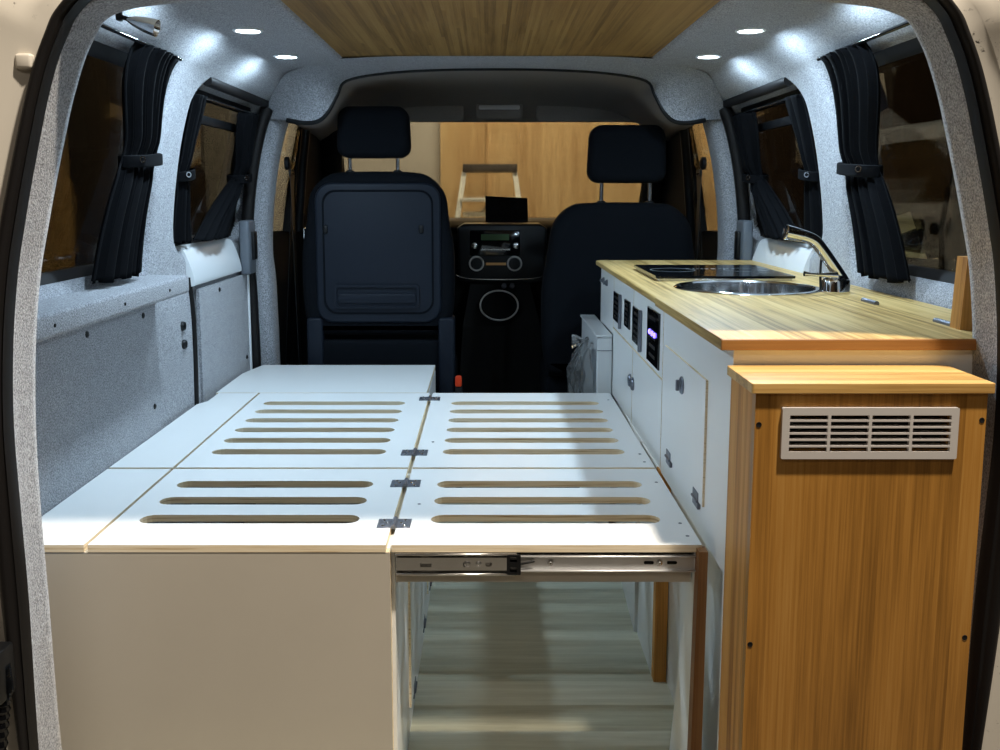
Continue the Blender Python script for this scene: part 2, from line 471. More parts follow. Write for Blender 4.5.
# ------------------------------------------------------------------ rear door aperture
ST_ = [((80,905),(54,905),(44,905)),((58,750),(39,750),(22,750)),((45,600),(29,600),(3,600)),((37,510),(21,510),(-4,510)),((32,425),(14,425),(-9,425)),
       ((32,344),(13.5,344),(-9,344)),((37,275),(18,275),(-5,275)),((45,225),(25,225),(2,225)),((53,180),(32.5,180),(10.5,180)),((61,140),(40,140),(18.5,140)),
       ((69.5,100),(48,100),(27,100)),((81,60),(58,62),(36,65)),((92,35),(68,36),(47,34)),((103,18),(79,14),(57,12)),((126,8),(101,-6),(80,-12)),
       ((159,3),(140,-22),(124,-34)),((192,0),(190,-31),(184,-47)),((340,-8),(340,-40),(340,-56)),((500,-10),(500,-43),(500,-60))]
YI, YB, YO = 1.345, 1.285, 1.275
def aper(k, Y):
    pts = [at(s[k][0], s[k][1], Y) for s in ST_]
    pts[-1].x = XC
    c = catmull(pts, 5)
    return c + [Vector((2*XC-p.x-.020*min(1, max(0, (.95-p.z)/.9)), p.y, p.z)) for p in reversed(c[:-1])]
CI, CB, CO = aper(0, YI), aper(1, YB), aper(2, YO)
def outw(c, s, dy, y):
    out = []
    for p in c:
        w = min(1, max(0, (p.z-1.12)/.16))              # 0 on the sides, 1 along the roof edge
        w *= min(1, max(0, (.60-abs(p.x-XC))/.12))
        out.append(Vector((XC+(p.x-XC)*s, y*(1-w)+(1.275+(s-1)*.9)*w if y < YI else y, p.z+(s-1)*(.35-.22*w))))
    return out
b = MB(); rows = []
for k in range(9):                                             # rounded carpet return from the seal to the inner edge
    t = k/8; e = math.sin(t*PI/2)
    rows.append([Vector((a.x+(q.x-a.x)*e, a.y+(q.y-a.y)*(1-math.cos(t*PI/2)), a.z+(q.z-a.z)*e)) for a, q in zip(CB, CI)])
rows.append([Vector((p.x, p.y+.012, p.z)) for p in CI])
rows.append(outw(CI, 1.05, 0, YI+.03)); rows.append(outw(CI, 1.16, 0, YI+.045)); rows.append(outw(CI, 1.32, 0, YI+.05))
b.rings(rows, caps=False, closed=False); struct(b.build('trim_8', M['carpet'], None, 70))
sl = MB(); rows = []
for k in range(15):
    f = PI*k/14; w = (1-math.cos(f))/2
    bulge = .022*math.sin(f) - (.005 if 5 <= k <= 6 else 0)
    rows.append([Vector((a.x*(1-w)+q.x*w, (a.y*(1-w)+q.y*w)-bulge, a.z*(1-w)+q.z*w)) for a, q in zip(CB, CO)])
sl.rings(rows, caps=False, closed=False)
tag(sl.build('door_seal', M['rubber'], None, 70), 'black rubber seal running round the rear door opening', 'seal')
b = MB(); rows = [CO, outw(CO, 1.03, 0, 1.268), outw(CO, 1.05, 0, 1.255), outw(CO, 1.13, 0, 1.235), outw(CO, 1.17, 0, 1.20), outw(CO, 1.30, 0, 1.18), outw(CO, 1.38, 0, 1.24), outw(CO, 1.38, 0, 1.40)]
b.rings(rows, caps=False, closed=False); struct(b.build('wall_rear', M['body'], None, 50))
# small stop pad on the left jamb
p0 = at(20, 60, 1.255)
b = MB(); b.box(p0.x-.012, p0.x+.010, 1.2635, 1.30, p0.z-.010, p0.z+.010, .004, 3)
tag(b.build('stop_pad', M['body'], None, 40), 'small white rectangular pad on the upper left door jamb', 'pad')
# corrugated cable conduit beside the lower left seal
t = thing('cable_conduit', 'black corrugated conduit hanging beside the lower left seal', 'conduit', at(4, 760, 1.24))
pts = [at(2, 665, 1.235), at(4, 680, 1.235), at(5, 690, 1.235), at(3, 700, 1.235), at(-1, 760, 1.235), at(-4, 850, 1.235)]
cv = catmull(pts, 14)
b = MB(); b.tube(cv, [.0085+.0025*(k % 2) for k in range(len(cv))], 12); b.build('hose', M['gloss_black'], t, 25)
pp = at(-1, 668, 1.235); b = MB(); b.box(pp.x-.03, pp.x+.012, 1.21, 1.258, pp.z-.045, pp.z+.03, .006, 2); b.build('grommet', M['black'], t, 40)

# ------------------------------------------------------------------ left side: ledge and lining boards
def Zr(z): return z+H
led = MB()
prof = rrect(-.83, -.700, Zr(-.232), Zr(-.190), .008, 4)
led.rings([[(x, y, z) for x, z in prof] for y in (1.37, 1.42, 1.8, 2.215)])
ledge = tag(led.build('wall_ledge', M['carpet'], None, 40), 'grey carpeted ledge under the left rear window', 'ledge')
for (yy) in (1.52, 1.82, 2.08):
    b = MB(); b.lathe([(.0001,-.002),(.003,-.002),(.0034,.0005),(.003,.0015),(.0001,.002)], (1,0,0), (-.700, yy, Zr(-.212)), 10); b.build('screw', M['dark'], ledge, 30)
def lining(name, label, y0, y1, z0, z1, screws, edge=False):
    b = MB(); b.poly([(y0,z0),(y1,z0),(y1,z1),(y0,z1)], [], 'YZ', -.782, -.773)
    o = tag(b.build(name, M['carpet']), label, 'panel')
    for (y, z) in screws:
        s = MB(); s.lathe([(.0001,-.001),(.007,-.001),(.0065,.002),(.003,.004),(.0001,.004)], (1,0,0), (-.773, y, z), 12); s.build('screw', M['black'], o, 30)
    if edge:
        s = MB(); s.box(-.779, -.768, y1, y1+.012, z0, z1, .003); s.build('edging', M['steel_white'], o)
    return o
lining('lining_board', 'grey carpeted board screwed to the left wall below the ledge', 1.37, 2.19, .30, Zr(-.238),
       [(1.81, Zr(-.270)), (2.11, Zr(-.272)), (2.155, Zr(-.49))])
lining('lining_board', 'grey carpeted board on the left sliding door with pale edging', 2.53, 3.04, .30, Zr(-.255),
       [(2.72, Zr(-.275)), (3.0, Zr(-.52))], True)
# two black push buttons on the pillar foot and the rubber joint beside them
for z, wd in ((-.338, 'upper'), (-.385, 'lower')):
    b = MB(); b.lathe([(.0001,-.012),(.012,-.012),(.0125,.004),(.010,.008),(.0001,.009)], (1,0,0), (XC-hw(z), 2.41, Zr(z)), 16)
    tag(b.build('push_fastener', M['black'], None, 40), '%s of two round black fasteners at the foot of the left pillar' % wd, 'fastener')
b = MB(); b.tube([(XC-hw(z)+.002, 2.485+.012*math.sin((z+.5)*9), Zr(z)) for z in [-.60+.02*k for k in range(20)]], .008, 8)
struct(b.build('trim_9', M['rubber'], None, 50))
# white steel sills of the side doors under the middle windows
for sg, nm, lb in ((-1, 'door_sill', 'white painted steel sill under the left middle window'), (1, 'door_sill', 'white painted steel sill behind the tap, under the right middle window')):
    b = MB(); sec = [(-.05,-.245),(.008,-.244),(.019,-.236),(.016,-.205),(.004,-.170),(-.012,-.143),(-.05,-.139)]
    sec = [(s.x, s.y) for s in catmull(sec, 4)]
    b.rings([[(XC+sg*(hw(z)-dx), y, Zr(z)) for dx, z in sec] for y in (2.49, 2.50, 2.96, 2.97)])
    tag(b.build(nm, M['steel_white'], None, 40), lb, 'sill')
    b = MB(); x = XC+sg*(hw(-.2)-.03)
    root = thing('door_catch', 'grey plastic catch at the front end of the %s sill' % ('left' if sg < 0 else 'right'), 'catch', (x, 3.01, Zr(-.25)))
    b.box(x-.016, x+.016, 2.975, 3.065, Zr(-.255), Zr(-.085), .008, 3); b.build('housing', M['grey_plastic'], root, 40)
    b = MB(); b.box(x-sg*.02-.006, x-sg*.02+.006, 3.005, 3.045, Zr(-.21), Zr(-.12), .004, 2); b.build('lever', M['black'], root, 40)

# ------------------------------------------------------------------ downlights
LED_Y = (1.78, 2.187, 2.593)
words = {(-1,0): 'round LED downlight at the left rear, nearest the door', (-1,1): 'round LED downlight left of the ceiling panel, nearer one in view',
         (-1,2): 'round LED downlight left of the ceiling panel, farther one', (1,0): 'round LED downlight at the right rear, nearest the door',
         (1,1): 'round LED downlight right of the ceiling panel, nearer one in view', (1,2): 'round LED downlight right of the ceiling panel, farther one'}
LEDW = 3.6
for sg in (-1, 1):
    for k, y in enumerate(LED_Y):
        x = XC+sg*.560; z = Zr(.3600)
        r = thing('downlight', words[sg, k], 'light', (x, y, z), 'LED downlights in the ceiling edge')
        b = MB(); b.lathe([(.026,.004),(.033,.004),(.034,-.002),(.031,-.0045),(.027,-.0035),(.0265,.004)], (0,0,1), (x, y, z), 28, caps=False); b.build('bezel', M['steel_white'], r, 40)
        b = MB(); b.lathe([(.0001,-.0035),(.018,-.0035),(.0268,-.002),(.0268,.004),(.0001,.004)], (0,0,1), (x, y, z), 28); b.build('lens', M['led'], r, 40)
        ld = bpy.data.lights.new('led_lamp', 'AREA'); ld.shape = 'DISK'; ld.size = .045; ld.energy = LEDW; ld.color = (.61,.82,1.0)
        lo = bpy.data.objects.new('led_lamp', ld); COL.objects.link(lo); lo.location = (x, y, z-.006)

# chrome reading lamp on the left ceiling edge
r = thing('reading_lamp', 'chrome bell-shaped reading lamp at the upper left of the opening', 'lamp', (-.545, 1.50, Zr(.30)))
b = MB(); b.box(-.563, -.554, 1.483, 1.497, Zr(.258), Zr(.292), .003, 2); b.build('mount', M['black'], r, 40)
b = MB(); b.tube([(-.557,1.49,Zr(.2645)),(-.551,1.49,Zr(.263)),(-.545,1.49,Zr(.261))], .0035, 10); b.build('neck', M['black'], r, 60)
b = MB(); b.lathe([(.0001,0),(.003,0),(.0048,.004),(.0075,.011),(.0098,.020),(.0116,.030),(.0126,.040),(.0128,.047),(.0118,.047),(.0105,.036),(.0001,.025)], (.955,.0,-.295), (-.5475, 1.49, Zr(.2614)), 28); b.build('shade', M['chrome'], r, 40)

# ------------------------------------------------------------------ curtains
def curtain(label, sg, top, mid, bot, z0, z1, ztie, npl, inset=.02, bulge=.02, seed=1):
    """top/mid/bot: (y0, y1) spans of the cloth at the rail, at the tie and at the hem"""
    rnd = random.Random(seed)
    root = thing('curtain', label, 'curtain', (XC+sg*(hw(z0)-inset), (bot[0]+bot[1])/2, Zr(z0)))
    NU, NV = npl*10, 44
    ph = [rnd.uniform(-.5, .5) for _ in range(npl+1)]
    amp = [rnd.uniform(.6, 1.2) for _ in range(npl+1)]
    rows = []
    for j in range(NV+1):
        z = z1+(z0-z1)*j/NV
        if z >= ztie:
            t = (z1-z)/(z1-ztie); s = t*t*(3-2*t); a0 = top[0]+(mid[0]-top[0])*s; a1 = top[1]+(mid[1]-top[1])*s; tie = t
        else:
            t = (ztie-z)/(ztie-z0); s = t**.8; a0 = mid[0]+(bot[0]-mid[0])*s; a1 = mid[1]+(bot[1]-mid[1])*s; tie = 1-t
        pinch = math.exp(-((z-ztie)/.028)**2)
        top_g = math.exp(-((z-z1)/.03)**2)
        row = []
        for i in range(NU+1):
            q = i/NU; k = q*npl; kk = int(min(npl-1, k))
            wob = ph[kk]*(1-(k-kk))+ph[kk+1]*(k-kk)
            am = (amp[kk]*(1-(k-kk))+amp[kk+1]*(k-kk))
            d = .009*am*(1-.55*pinch)*(1-.45*top_g)*math.cos(2*PI*k+1.6*wob*(1-top_g))
            env = math.sin(PI*q)**.6 if 0 < q < 1 else 0
            d += bulge*env*(1-.35*pinch)
            h = hw(max(z, z0))-inset-d
            y = a0+(a1-a0)*q+.006*math.sin(2*PI*k*.5+wob*3)
            row.append((XC+sg*h, y, Zr(z)+(.004*math.sin(7*q*PI+wob) if j == NV else 0)))
        rows.append(row)
    b = MB(); b.rings(rows, caps=False, closed=False)
    c = b.build('cloth', M['curtain'], root, 75)
    so = c.modifiers.new('t', 'SOLIDIFY'); so.thickness = .002
    # tie band: a flattened loop round the gathered cloth
    b = MB(); rr = []
    ym, hwid = (mid[0]+mid[1])/2, (mid[1]-mid[0])/2+.001
    xm = hw(ztie)-inset-bulge*.35; dep = .020+bulge*.4
    for dz, e in ((-.013,.0),(-.011,.004),(.011,.004),(.013,.0)):
        rr.append([(XC+sg*(xm-(dep+e)*math.sin(2*PI*k/28)), ym+(hwid+e)*math.cos(2*PI*k/28), Zr(ztie)+dz+.006*math.cos(2*PI*k/28)) for k in range(28)])
    b.rings(rr, caps=False); tb = b.build('tie_band', M['curtain'], root, 60)
    b = MB(); an = math.radians(130)
    b.lathe([(.0045,0),(.0075,0),(.0075,.003),(.0045,.003),(.0045,0)], (-sg*math.sin(an), math.cos(an), 0), (XC+sg*(xm-(dep+.004)*math.sin(an)), ym+(hwid+.004)*math.cos(an), Zr(ztie)), 14, caps=False)
    b.build('stud', M['chrome'], tb, 40)
    return root
curtain('black gathered curtain tied back beside the left rear window', -1, (1.885,2.135), (1.985,2.175), (1.85,2.11), -.175, .288, .070, 9, .012, .022, 3)
curtain('black tied curtain at the rear end of the left middle window', -1, (2.415,2.53), (2.42,2.50), (2.40,2.56), -.128, .245, .046, 5, -.012, .012, 4)
curtain('black tied curtain at the front end of the left middle window', -1, (2.84,3.04), (2.93,3.03), (2.55,2.88), -.128, .235, .046, 7, -.01, .035, 5)
curtain('black gathered curtain tied back beside the right rear window', 1, (1.885,2.135), (1.985,2.175), (1.85,2.11), -.175, .288, .050, 9, .012, .022, 6)
curtain('black tied curtain at the rear end of the right middle window', 1, (2.415,2.56), (2.42,2.52), (2.40,2.56), -.128, .245, .046, 5, -.012, .012, 7)
curtain('black tied curtain at the front end of the right middle window', 1, (2.84,3.04), (2.90,3.0), (2.55,2.88), -.128, .235, .046, 7, -.01, .035, 8)
for sg, side in ((-1, 'left'), (1, 'right')):
    b = MB(); zz = .289; b.tube([(XC+sg*(hw(zz)-.022), y, Zr(zz)) for y in (1.42, 1.7, 2.0, 2.13)], .0045, 10)
    tag(b.build('curtain_rail', M['gloss_black'], None, 50), 'thin black curtain rail above the %s rear window' % side, 'rail')
    b = MB(); zz = .242; b.tube([(XC+sg*(hw(zz)+.006), y, Zr(zz)) for y in (2.44, 2.7, 3.0, 3.07)], .0045, 10)
    tag(b.build('curtain_rail', M['gloss_black'], None, 50), 'thin black curtain rail above the %s middle window' % side, 'rail')

# ------------------------------------------------------------------ bed platform
BT = Zr(-.5535)                   # top of the boards
TK = .012
SL = .043
def board(name, x0, x1, y0, y1, slots, parent, z1=BT):
    b = MB(); b.poly([(x0,y0),(x1,y0),(x1,y1),(x0,y1)], [stadium(a, c, y, SL) for a, c, y in slots], 'XY', z1-TK, z1, 1, 0)
    return b.build(name, [M['white'], M['ply']], parent)
XL, XM, XR, XF = -.640, -.1625, -.1535, .340
F0, F1, R0, R1 = 1.446, 1.866, 1.876, 2.603
fy = (1.567, 1.665, 1.763)
ry = [1.995+.0955*k for k in range(6)]
def hinge(parent, x, y):
    h = MB()
    for sgn in (-1, 1):
        h.box(x+sgn*.003 if sgn > 0 else x-.028, x+.028 if sgn > 0 else x-.003, y-.021, y+.021, BT, BT+.0018, .0004, 1)
    for k in range(5):
        h.lathe([(.0001,0),(.0042,0),(.0042,.0078),(.0001,.0078)], (0,1,0), (x, y-.021+k*.0084, BT+.0022), 12)
    o = h.build('hinge', M['zinc'], parent, 40)
    for sgn in (-1, 1):
        for k, dx in ((-1,.018),(0,.012),(1,.018)):
            s = MB(); s.lathe([(.0001,0),(.0034,0),(.003,.0014),(.0012,.0012),(.0001,.0006)], (0,0,1), (x+sgn*dx, y+k*.0135, BT+.0017), 10); s.build('screw', M['steel'], o, 30)
for nm, y0, y1, sl, hy, lb in (('slatted_platform', F0, F1, fy, (1.543, 1.766), 'hinged white slatted bed panel with three slots a side, nearest the door'),
                               ('slatted_platform', R0, R1, ry, (1.985, 2.525), 'hinged white slatted bed panel with six slots a side, farther in')):
    r = thing(nm, lb, 'bed', ((XL+XR)/2, y0, BT-TK), 'slatted bed panels')
    board('slatted_board', XL+.004, XM, y0, y1, [(-.596, -.220, y) for y in sl], r)
    board('slatted_board', XR, XF, y0, y1, [(-.098, .295, y) for y in sl], r)
    for y in hy: hinge(r, (XM+XR)/2, y)
    for (x, y) in ((.325, y0+.10), (.325, y1-.09), (XR+.03, y0+.2), (.325, y0+.04)):
        s = MB(); s.lathe([(.0001,0),(.0032,0),(.003,.0006),(.0001,.0003)], (0,0,1), (x, y, BT), 10); s.build('screw', M['zinc'], r, 30)
# narrow boards along the left wall (cut round the pillar foot)
b = MB(); b.poly([(-.771,F0),(XL-.002,F0),(XL-.002,F1),(-.771,F1)], [], 'XY', BT-TK, BT, 1, 0)
tag(b.build('side_board', [M['white'], M['ply']]), 'narrow white board along the left wall, nearest the door', 'board', 'side boards of the bed')
b = MB(); b.poly([(-.771,R0),(XL-.002,R0),(XL-.002,R1),(-.752,R1),(-.752,2.50),(-.77,2.46)], [], 'XY', BT-TK, BT, 1, 0)
tag(b.build('side_board', [M['white'], M['ply']]), 'narrow white board along the left wall, beside the six-slot panel', 'board', 'side boards of the bed')
b = MB(); b.poly([(-.762,2.612),(-.172,2.612),(-.172,3.045),(-.732,3.045),(-.762,2.9)], [], 'XY', BT-TK-.004, BT-.001, 1, 0)
tag(b.build('extension_board', [M['white'], M['ply']]), 'plain white board behind the passenger seat at the front of the bed', 'board')

# seat box under the left half
r = thing('seat_box', 'white storage box with drop-down doors under the left half of the bed', 'box', (-.44, 1.45, 0))
b = MB(); b.poly([(-.765,.0),(-.156,.0),(-.156,BT-TK-.0005),(-.765,BT-TK-.0005)], [], 'XZ', F0+.001, F0+.018, 1, 0); b.build('front_panel', [M['cream'], M['ply']], r)
b = MB(); b.box(-.168, -.150, F0+.018, 2.6, .0, BT-TK-.0005); b.build('side_panel', M['white'], r)
b = MB(); b.box(-.187, -.171, 2.6, 3.02, .0, BT-TK-.006); b.build('side_panel', M['white'], r)
b = MB(); b.box(-.765, -.171, 3.02, 3.04, .0, BT-TK-.006); b.build('end_panel', M['white'], r)
def drop_door(parent, xs, sg, y0, y1, z0, z1, hinge_ys, knob, name='door', nameK='knob'):
    b = MB(); b.poly([(y0,z0),(y1,z0),(y1,z1),(y0,z1)], [], 'YZ', xs, xs+sg*.004, 1, 0)
    d = b.build(name, [M['white'], M['ply']], parent)
    for y in hinge_ys:
        h = MB(); h.box(min(xs, xs+sg*.0055), max(xs, xs+sg*.0055), y-.020, y+.020, z0-.014, z0+.014, .001, 1)
        h.tube([(xs+sg*.006, y-.020, z0), (xs+sg*.006, y+.020, z0)], .0025, 8); h.build('hinge', M['zinc'], d, 40)
    ky, kz = knob
    k = MB(); k.lathe([(.0001,0),(.016,0),(.0165,.002),(.014,.004),(.0001,.0045)], (sg,0,0), (xs+sg*.004, ky, kz), 24)
    kk = k.build(nameK, M['zinc'], d, 40)
    k = MB(); k.box(min(xs+sg*.010, xs+sg*.016), max(xs+sg*.010, xs+sg*.016), ky-.003, ky+.003, kz-.010, kz+.010, .001, 1); k.build('thumb_turn', M['zinc'], kk, 40)
    return d
drop_door(r, -.150, 1, 1.70, 2.16, .055, .405, (1.775, 2.06), (1.84, .365))
drop_door(r, -.150, 1, 2.22, 2.57, .055, .405, (2.29, 2.5), (2.40, .365))

# bed frame: cross rail, drawer slide, tapered leg, inner supports
r = thing('bed_support', 'white bed frame with metal slide and tapered leg under the right half', 'bed support', (.1, 1.46, 0))
b = MB(); b.poly([(-.148, Zr(-.620)), (.326, Zr(-.620)), (.326, BT-TK-.0005), (-.148, BT-TK-.0005)], [], 'XZ', F0+.012, F0+.028, 0, 0); b.build('cross_rail', M['cream'], r)
zc_ = Zr(-.5850)
b = MB()
b.box(-.147, .046, F0-.004, F0+.011, zc_-.0185, zc_-.0145, .001, 1); b.box(-.147, .046, F0-.004, F0+.011, zc_+.0145, zc_+.0185, .001, 1); b.box(-.147, .046, F0+.006, F0+.0115, zc_-.0185, zc_+.0185)
sld = b.build('drawer_slide', M['rail'], r, 40)
b = MB(); b.poly([(-.146, zc_-.0105), (.030, zc_-.0105), (.030, zc_+.0105), (-.146, zc_+.0105)],
                 [rrect(-.108, -.090, zc_-.005, zc_+.003, .001, 2), rrect(-.040, -.028, zc_-.005, zc_+.005, .004, 4), rrect(-.004, .006, zc_-.004, zc_+.004, .0035, 4)], 'XZ', F0-.001, F0+.0005)
b.build('inner_rail', M['rail'], sld)
b = MB(); b.box(.046, .334, F0-.001, F0+.0115, zc_-.0135, zc_-.0105, .001, 1); b.box(.046, .334, F0-.001, F0+.0115, zc_+.0105, zc_+.0135, .001, 1); b.box(.046, .334, F0+.006, F0+.0115, zc_-.0135, zc_+.0135); b.build('outer_rail', M['rail_light'], sld, 40)
b = MB(); b.poly(rrect(.030, .052, zc_-.0165, zc_+.0165, .002, 3), [rrect(.035, .046, zc_+.004, zc_+.013, .001, 2), rrect(.035, .046, zc_-.013, zc_-.004, .001, 2)], 'XZ', F0-.005, F0+.004); b.build('latch', M['black'], sld)
b = MB(); b.tube([(.052, F0, zc_), (.060, F0-.001, zc_+.002), (.074, F0+.002, zc_+.004)], .002, 8); b.build('release_lever', M['black'], sld, 50)
for x in (-.033, -.015, .100, .274):
    s = MB(); s.lathe([(.0001,0),(.0050,0),(.0046,.002),(.002,.0024),(.0001,.0012)], (0,-1,0), (x, F0+.0056 if x > .02 else F0-.001, zc_), 14); s.build('screw', M['steel'], sld, 40)
for x in (.257, .294):
    b = MB(); b.poly(rrect(x-.008, x+.008, zc_-.0025, zc_+.0025, .0022, 4), [], 'XZ', F0+.0050, F0+.0060); b.build('slot', M['dark'], sld)
b = MB(); b.poly([(F0+.005,BT-TK-.0005),(F0+.026,BT-TK-.0005),(F0+.165,0),(F0+.005,0)], [], 'YZ', .329, .341, 0, 0); b.build('leg', M['white'], r)
b = MB(); b.poly([(.326, 0),(.345,0),(.345,BT-.004),(.331,BT-.004)], [], 'XZ', F0-.020, F0+.005); b.build('leg_edging', M['wood_edge'], r)
b = MB(); b.poly([(1.925,.0),(2.12,.0),(2.12,BT-TK-.001),(1.925,BT-TK-.001)], [], 'YZ', .352, .366, 0, 0); b.build('support_panel', M['white'], r)
b = MB(); b.box(.352, .378, 1.897, 1.925, 0, BT-TK-.001); b.build('support_edging', M['bamboo_side'], r)
b = MB()
vs = [(.346,2.13),(.362,2.58),(.372,2.58),(.356,2.13)]
b.rings([[(x, y, 0.0) for x, y in vs], [(x, y, BT-TK-.001) for x, y in vs]]); b.build('support_panel', M['white'], r)

# ------------------------------------------------------------------ kitchen unit
WT = Zr(-.2085); WB = WT-.0145
KX = .356                                       # aisle face of the carcass
r = thing('kitchen_unit', 'long white kitchen cabinet under the bamboo worktop on the right', 'cabinet', (.6, 2.2, 0))
b = MB(); b.box(KX, .80, 1.358, 1.374, 0, WB-.0005); b.build('end_panel', M['white'], r)
b = MB(); b.box(KX+.024, KX+.036, 1.374, 2.97, 0, BT-TK-.002); b.build('base_panel', M['white'], r)
b = MB(); b.poly([(1.374,BT-.016),(1.905,BT-.016),(1.905,WB-.0005),(1.374,WB-.0005)], [], 'YZ', KX, KX+.018, 1, 0); b.build('side_panel', [M['white'], M['ply']], r)
b = MB(); b.box(KX, .80, 2.965, 2.98, 0, WB-.0005); b.build('end_panel', M['white'], r)
def face(name, y0, y1, z0, z1, t=.016):
    b = MB(); b.poly([(y0,z0),(y1,z0),(y1,z1),(y0,z1)], [], 'YZ', KX, KX+t, 1, 0); return b.build(name, [M['white'], M['ply']], r)
SP = Zr(-.378)
face('fascia', 1.910, 2.303, SP+.0025, WB-.0005); face('fascia', 2.308, 2.672, SP+.0025, WB-.0005); face('fascia', 2.677, 2.963, SP-.02, WB-.0005)
for y0, y1, ky in ((1.910, 2.303, 2.285), (2.308, 2.672, 2.330)):
    b = MB(); b.poly([(y0,BT-.016),(y1,BT-.016),(y1,SP-.0025),(y0,SP-.0025)], [], 'YZ', KX, KX+.016, 1, 0)
    d = b.build('door', [M['white'], M['ply']], r)
    k = MB(); k.lathe([(.0001,0),(.016,0),(.0165,.003),(.014,.006),(.0001,.007)], (-1,0,0), (KX, ky, Zr(-.463)), 20); k.build('knob', M['zinc'], d, 40)
for y in (2.82, 2.90):
    k = MB(); k.lathe([(.0001,0),(.010,0),(.009,.005),(.005,.008),(.006,.012),(.0001,.014)], (-1,0,0), (KX, y, Zr(-.265)), 16); k.build('knob', M['zinc'], r, 40)
fl = drop_door(r, KX, -1, 1.508, 1.868, Zr(-.512), Zr(-.300), (1.555, 1.80), (1.69, Zr(-.345)), 'drop_flap', 'lock')
# bench controls let into the fascia
def ctl(name, label, y0, y1, z0, z1, bez, leds=False):
    o = MB(); o.box(KX-.004, KX+.002, y0, y1, z0, z1, .0015, 1); p = o.build(name, M['gloss_black'], r, 40)
    p['label'] = label
    if bez:
        e = MB(); e.box(KX-.009, KX-.001, y0-.011, y0-.002, z0-.008, z1+.004, .002, 2); e.build('catch', M['zinc'], p, 40)
    n = 5
    for k in range(n):
        zz = z0+(z1-z0)*(.16+.68*k/(n-1))
        if leds and k == 3: continue
        e = MB(); e.box(KX-.0046, KX-.0035, y0+.25*(y1-y0), y1-.25*(y1-y0), zz-.0035, zz+.0035, .0004, 1)
        e.build('switch', M['black'], p)
    if leds:
        for k in range(3):
            e = MB(); yy = (y0+y1)/2+(k-1)*.031
            e.lathe([(.0001,0),(.0062,0),(.005,.003),(.0001,.004)], (-1,0,0), (KX-.004, yy, z0+(z1-z0)*.57), 12); e.build('indicator_light', M['blue_led'], p, 40)
    return p
ctl('control_panel', 'black panel nearest the door with three blue lights', 1.942, 2.085, Zr(-.366), Zr(-.247), False, True)
ctl('control_panel', 'black panel with chrome catch left of the blue lights', 2.182, 2.300, Zr(-.358), Zr(-.272), True)
ctl('control_panel', 'small dark blue-black panel beside a chrome catch', 2.354, 2.440, Zr(-.340), Zr(-.270), False)
ctl('control_panel', 'farthest black panel with chrome catch', 2.520, 2.655, Zr(-.352), Zr(-.272), True)

# worktop
r = thing('worktop', 'oiled bamboo worktop with a hinged lid, over the white cabinet', 'worktop', (.6, 2.2, WB))
SK = (.571, 2.088, .150)
circ = [(SK[0]+SK[2]*math.cos(2*PI*k/48), SK[1]+SK[2]*math.sin(2*PI*k/48)) for k in range(48)]
b = MB(); b.poly([(.337,1.895),(.838,1.895),(.838,2.985),(.353,2.985),(.337,2.965)], [circ], 'XY', WB, WT); o = b.build('main_slab', M['bamboo_work'], r)
b = MB(); b.poly([(.729,1.352),(.838,1.352),(.838,1.8945),(.729,1.8945)], [], 'XY', WB, WT); b.build('rear_strip', M['bamboo_work'], r)
b = MB(); b.box(.335, .7275, 1.3465, 1.3500, WB-.001, WT+.0008, .0012, 1); b.build('edge_strip', M['wood_edge_x'], r)
b = MB(); b.box(.7288, .838, 1.3485, 1.3518, WB, WT-.0002, .0012, 1); b.build('edge_strip', M['wood_edge_x'], r)
b = MB(); b.poly(rrect(.335,.7275,1.350,1.8935,.001,2), [], 'XY', WB-.001, WT+.001); lid = b.build('lid', M['bamboo_work'], r)
for o2 in (o, lid):
    bv = o2.modifiers.new('b', 'BEVEL'); bv.width = .004; bv.segments = 2; bv.limit_method = 'ANGLE'; bv.angle_limit = math.radians(50)
for y in (1.50, 1.80):
    h = MB(); h.tube([(.7282, y-.032, WT+.003), (.7282, y+.032, WT+.003)], .005, 10); h.build('hinge', M['zinc'], lid, 40)

# sink
b = MB()
prof = [(.0001,-.145),(.02,-.146),(.024,-.142),(.10,-.140),(.138,-.132),(.150,-.115),(.154,-.02),(.1545,.001),(.158,.0045),(.166,.0045),(.171,.0015),(.171,.0003),(.1565,.0003),(.1555,-.02),(.152,-.118),(.139,-.1345),(.10,-.1425),(.0001,-.149)]
b.lathe([(max(.0001, q*.93), h) for q, h in prof], (0,0,1), (SK[0], SK[1], WT), 64, caps=False)
sk = tag(b.build('sink', M['chrome'], None, 40), 'round stainless steel sink let into the bamboo worktop', 'sink')
b = MB(); b.lathe([(.0001,.0),(.02,.0),(.022,.003),(.016,.004),(.0001,.001)], (0,0,1), (SK[0], SK[1], WT-.1415), 24); b.build('drain', M['steel'], sk, 40)
# hob with black glass lid
r = thing('hob', 'black glass hob lid behind the round sink', 'hob', (.57, 2.44, WT))
b = MB(); b.poly(rrect(.406,.730,2.262,2.612,.012,4), [], 'XY', WT+.0003, WT+.006); b.build('steel_tray', M['steel'], r)
b = MB(); b.poly(rrect(.401,.735,2.256,2.620,.010,4), [], 'XY', WT+.0065, WT+.0125); b.build('glass_lid', M['gloss_black'], r)
b = MB()
def flat_ring(cx, cy, r0, r1, z, n=40, sy=1.0):
    b.rings([[(cx+q*math.cos(2*PI*k/n), cy+sy*q*math.sin(2*PI*k/n), zz) for k in range(n)] for q, zz in ((r0,z),(r1,z),(r1,z+.0004),(r0,z+.0004),(r0,z))], caps=False)
flat_ring(.475, 2.44, .055, .0575, WT+.0125); b.build('burner_marking', M['print'], r)
b = MB(); flat_ring(.665, 2.44, .055, .0575, WT+.0125); b.build('burner_marking', M['print'], r)
b = MB(); xx = .515
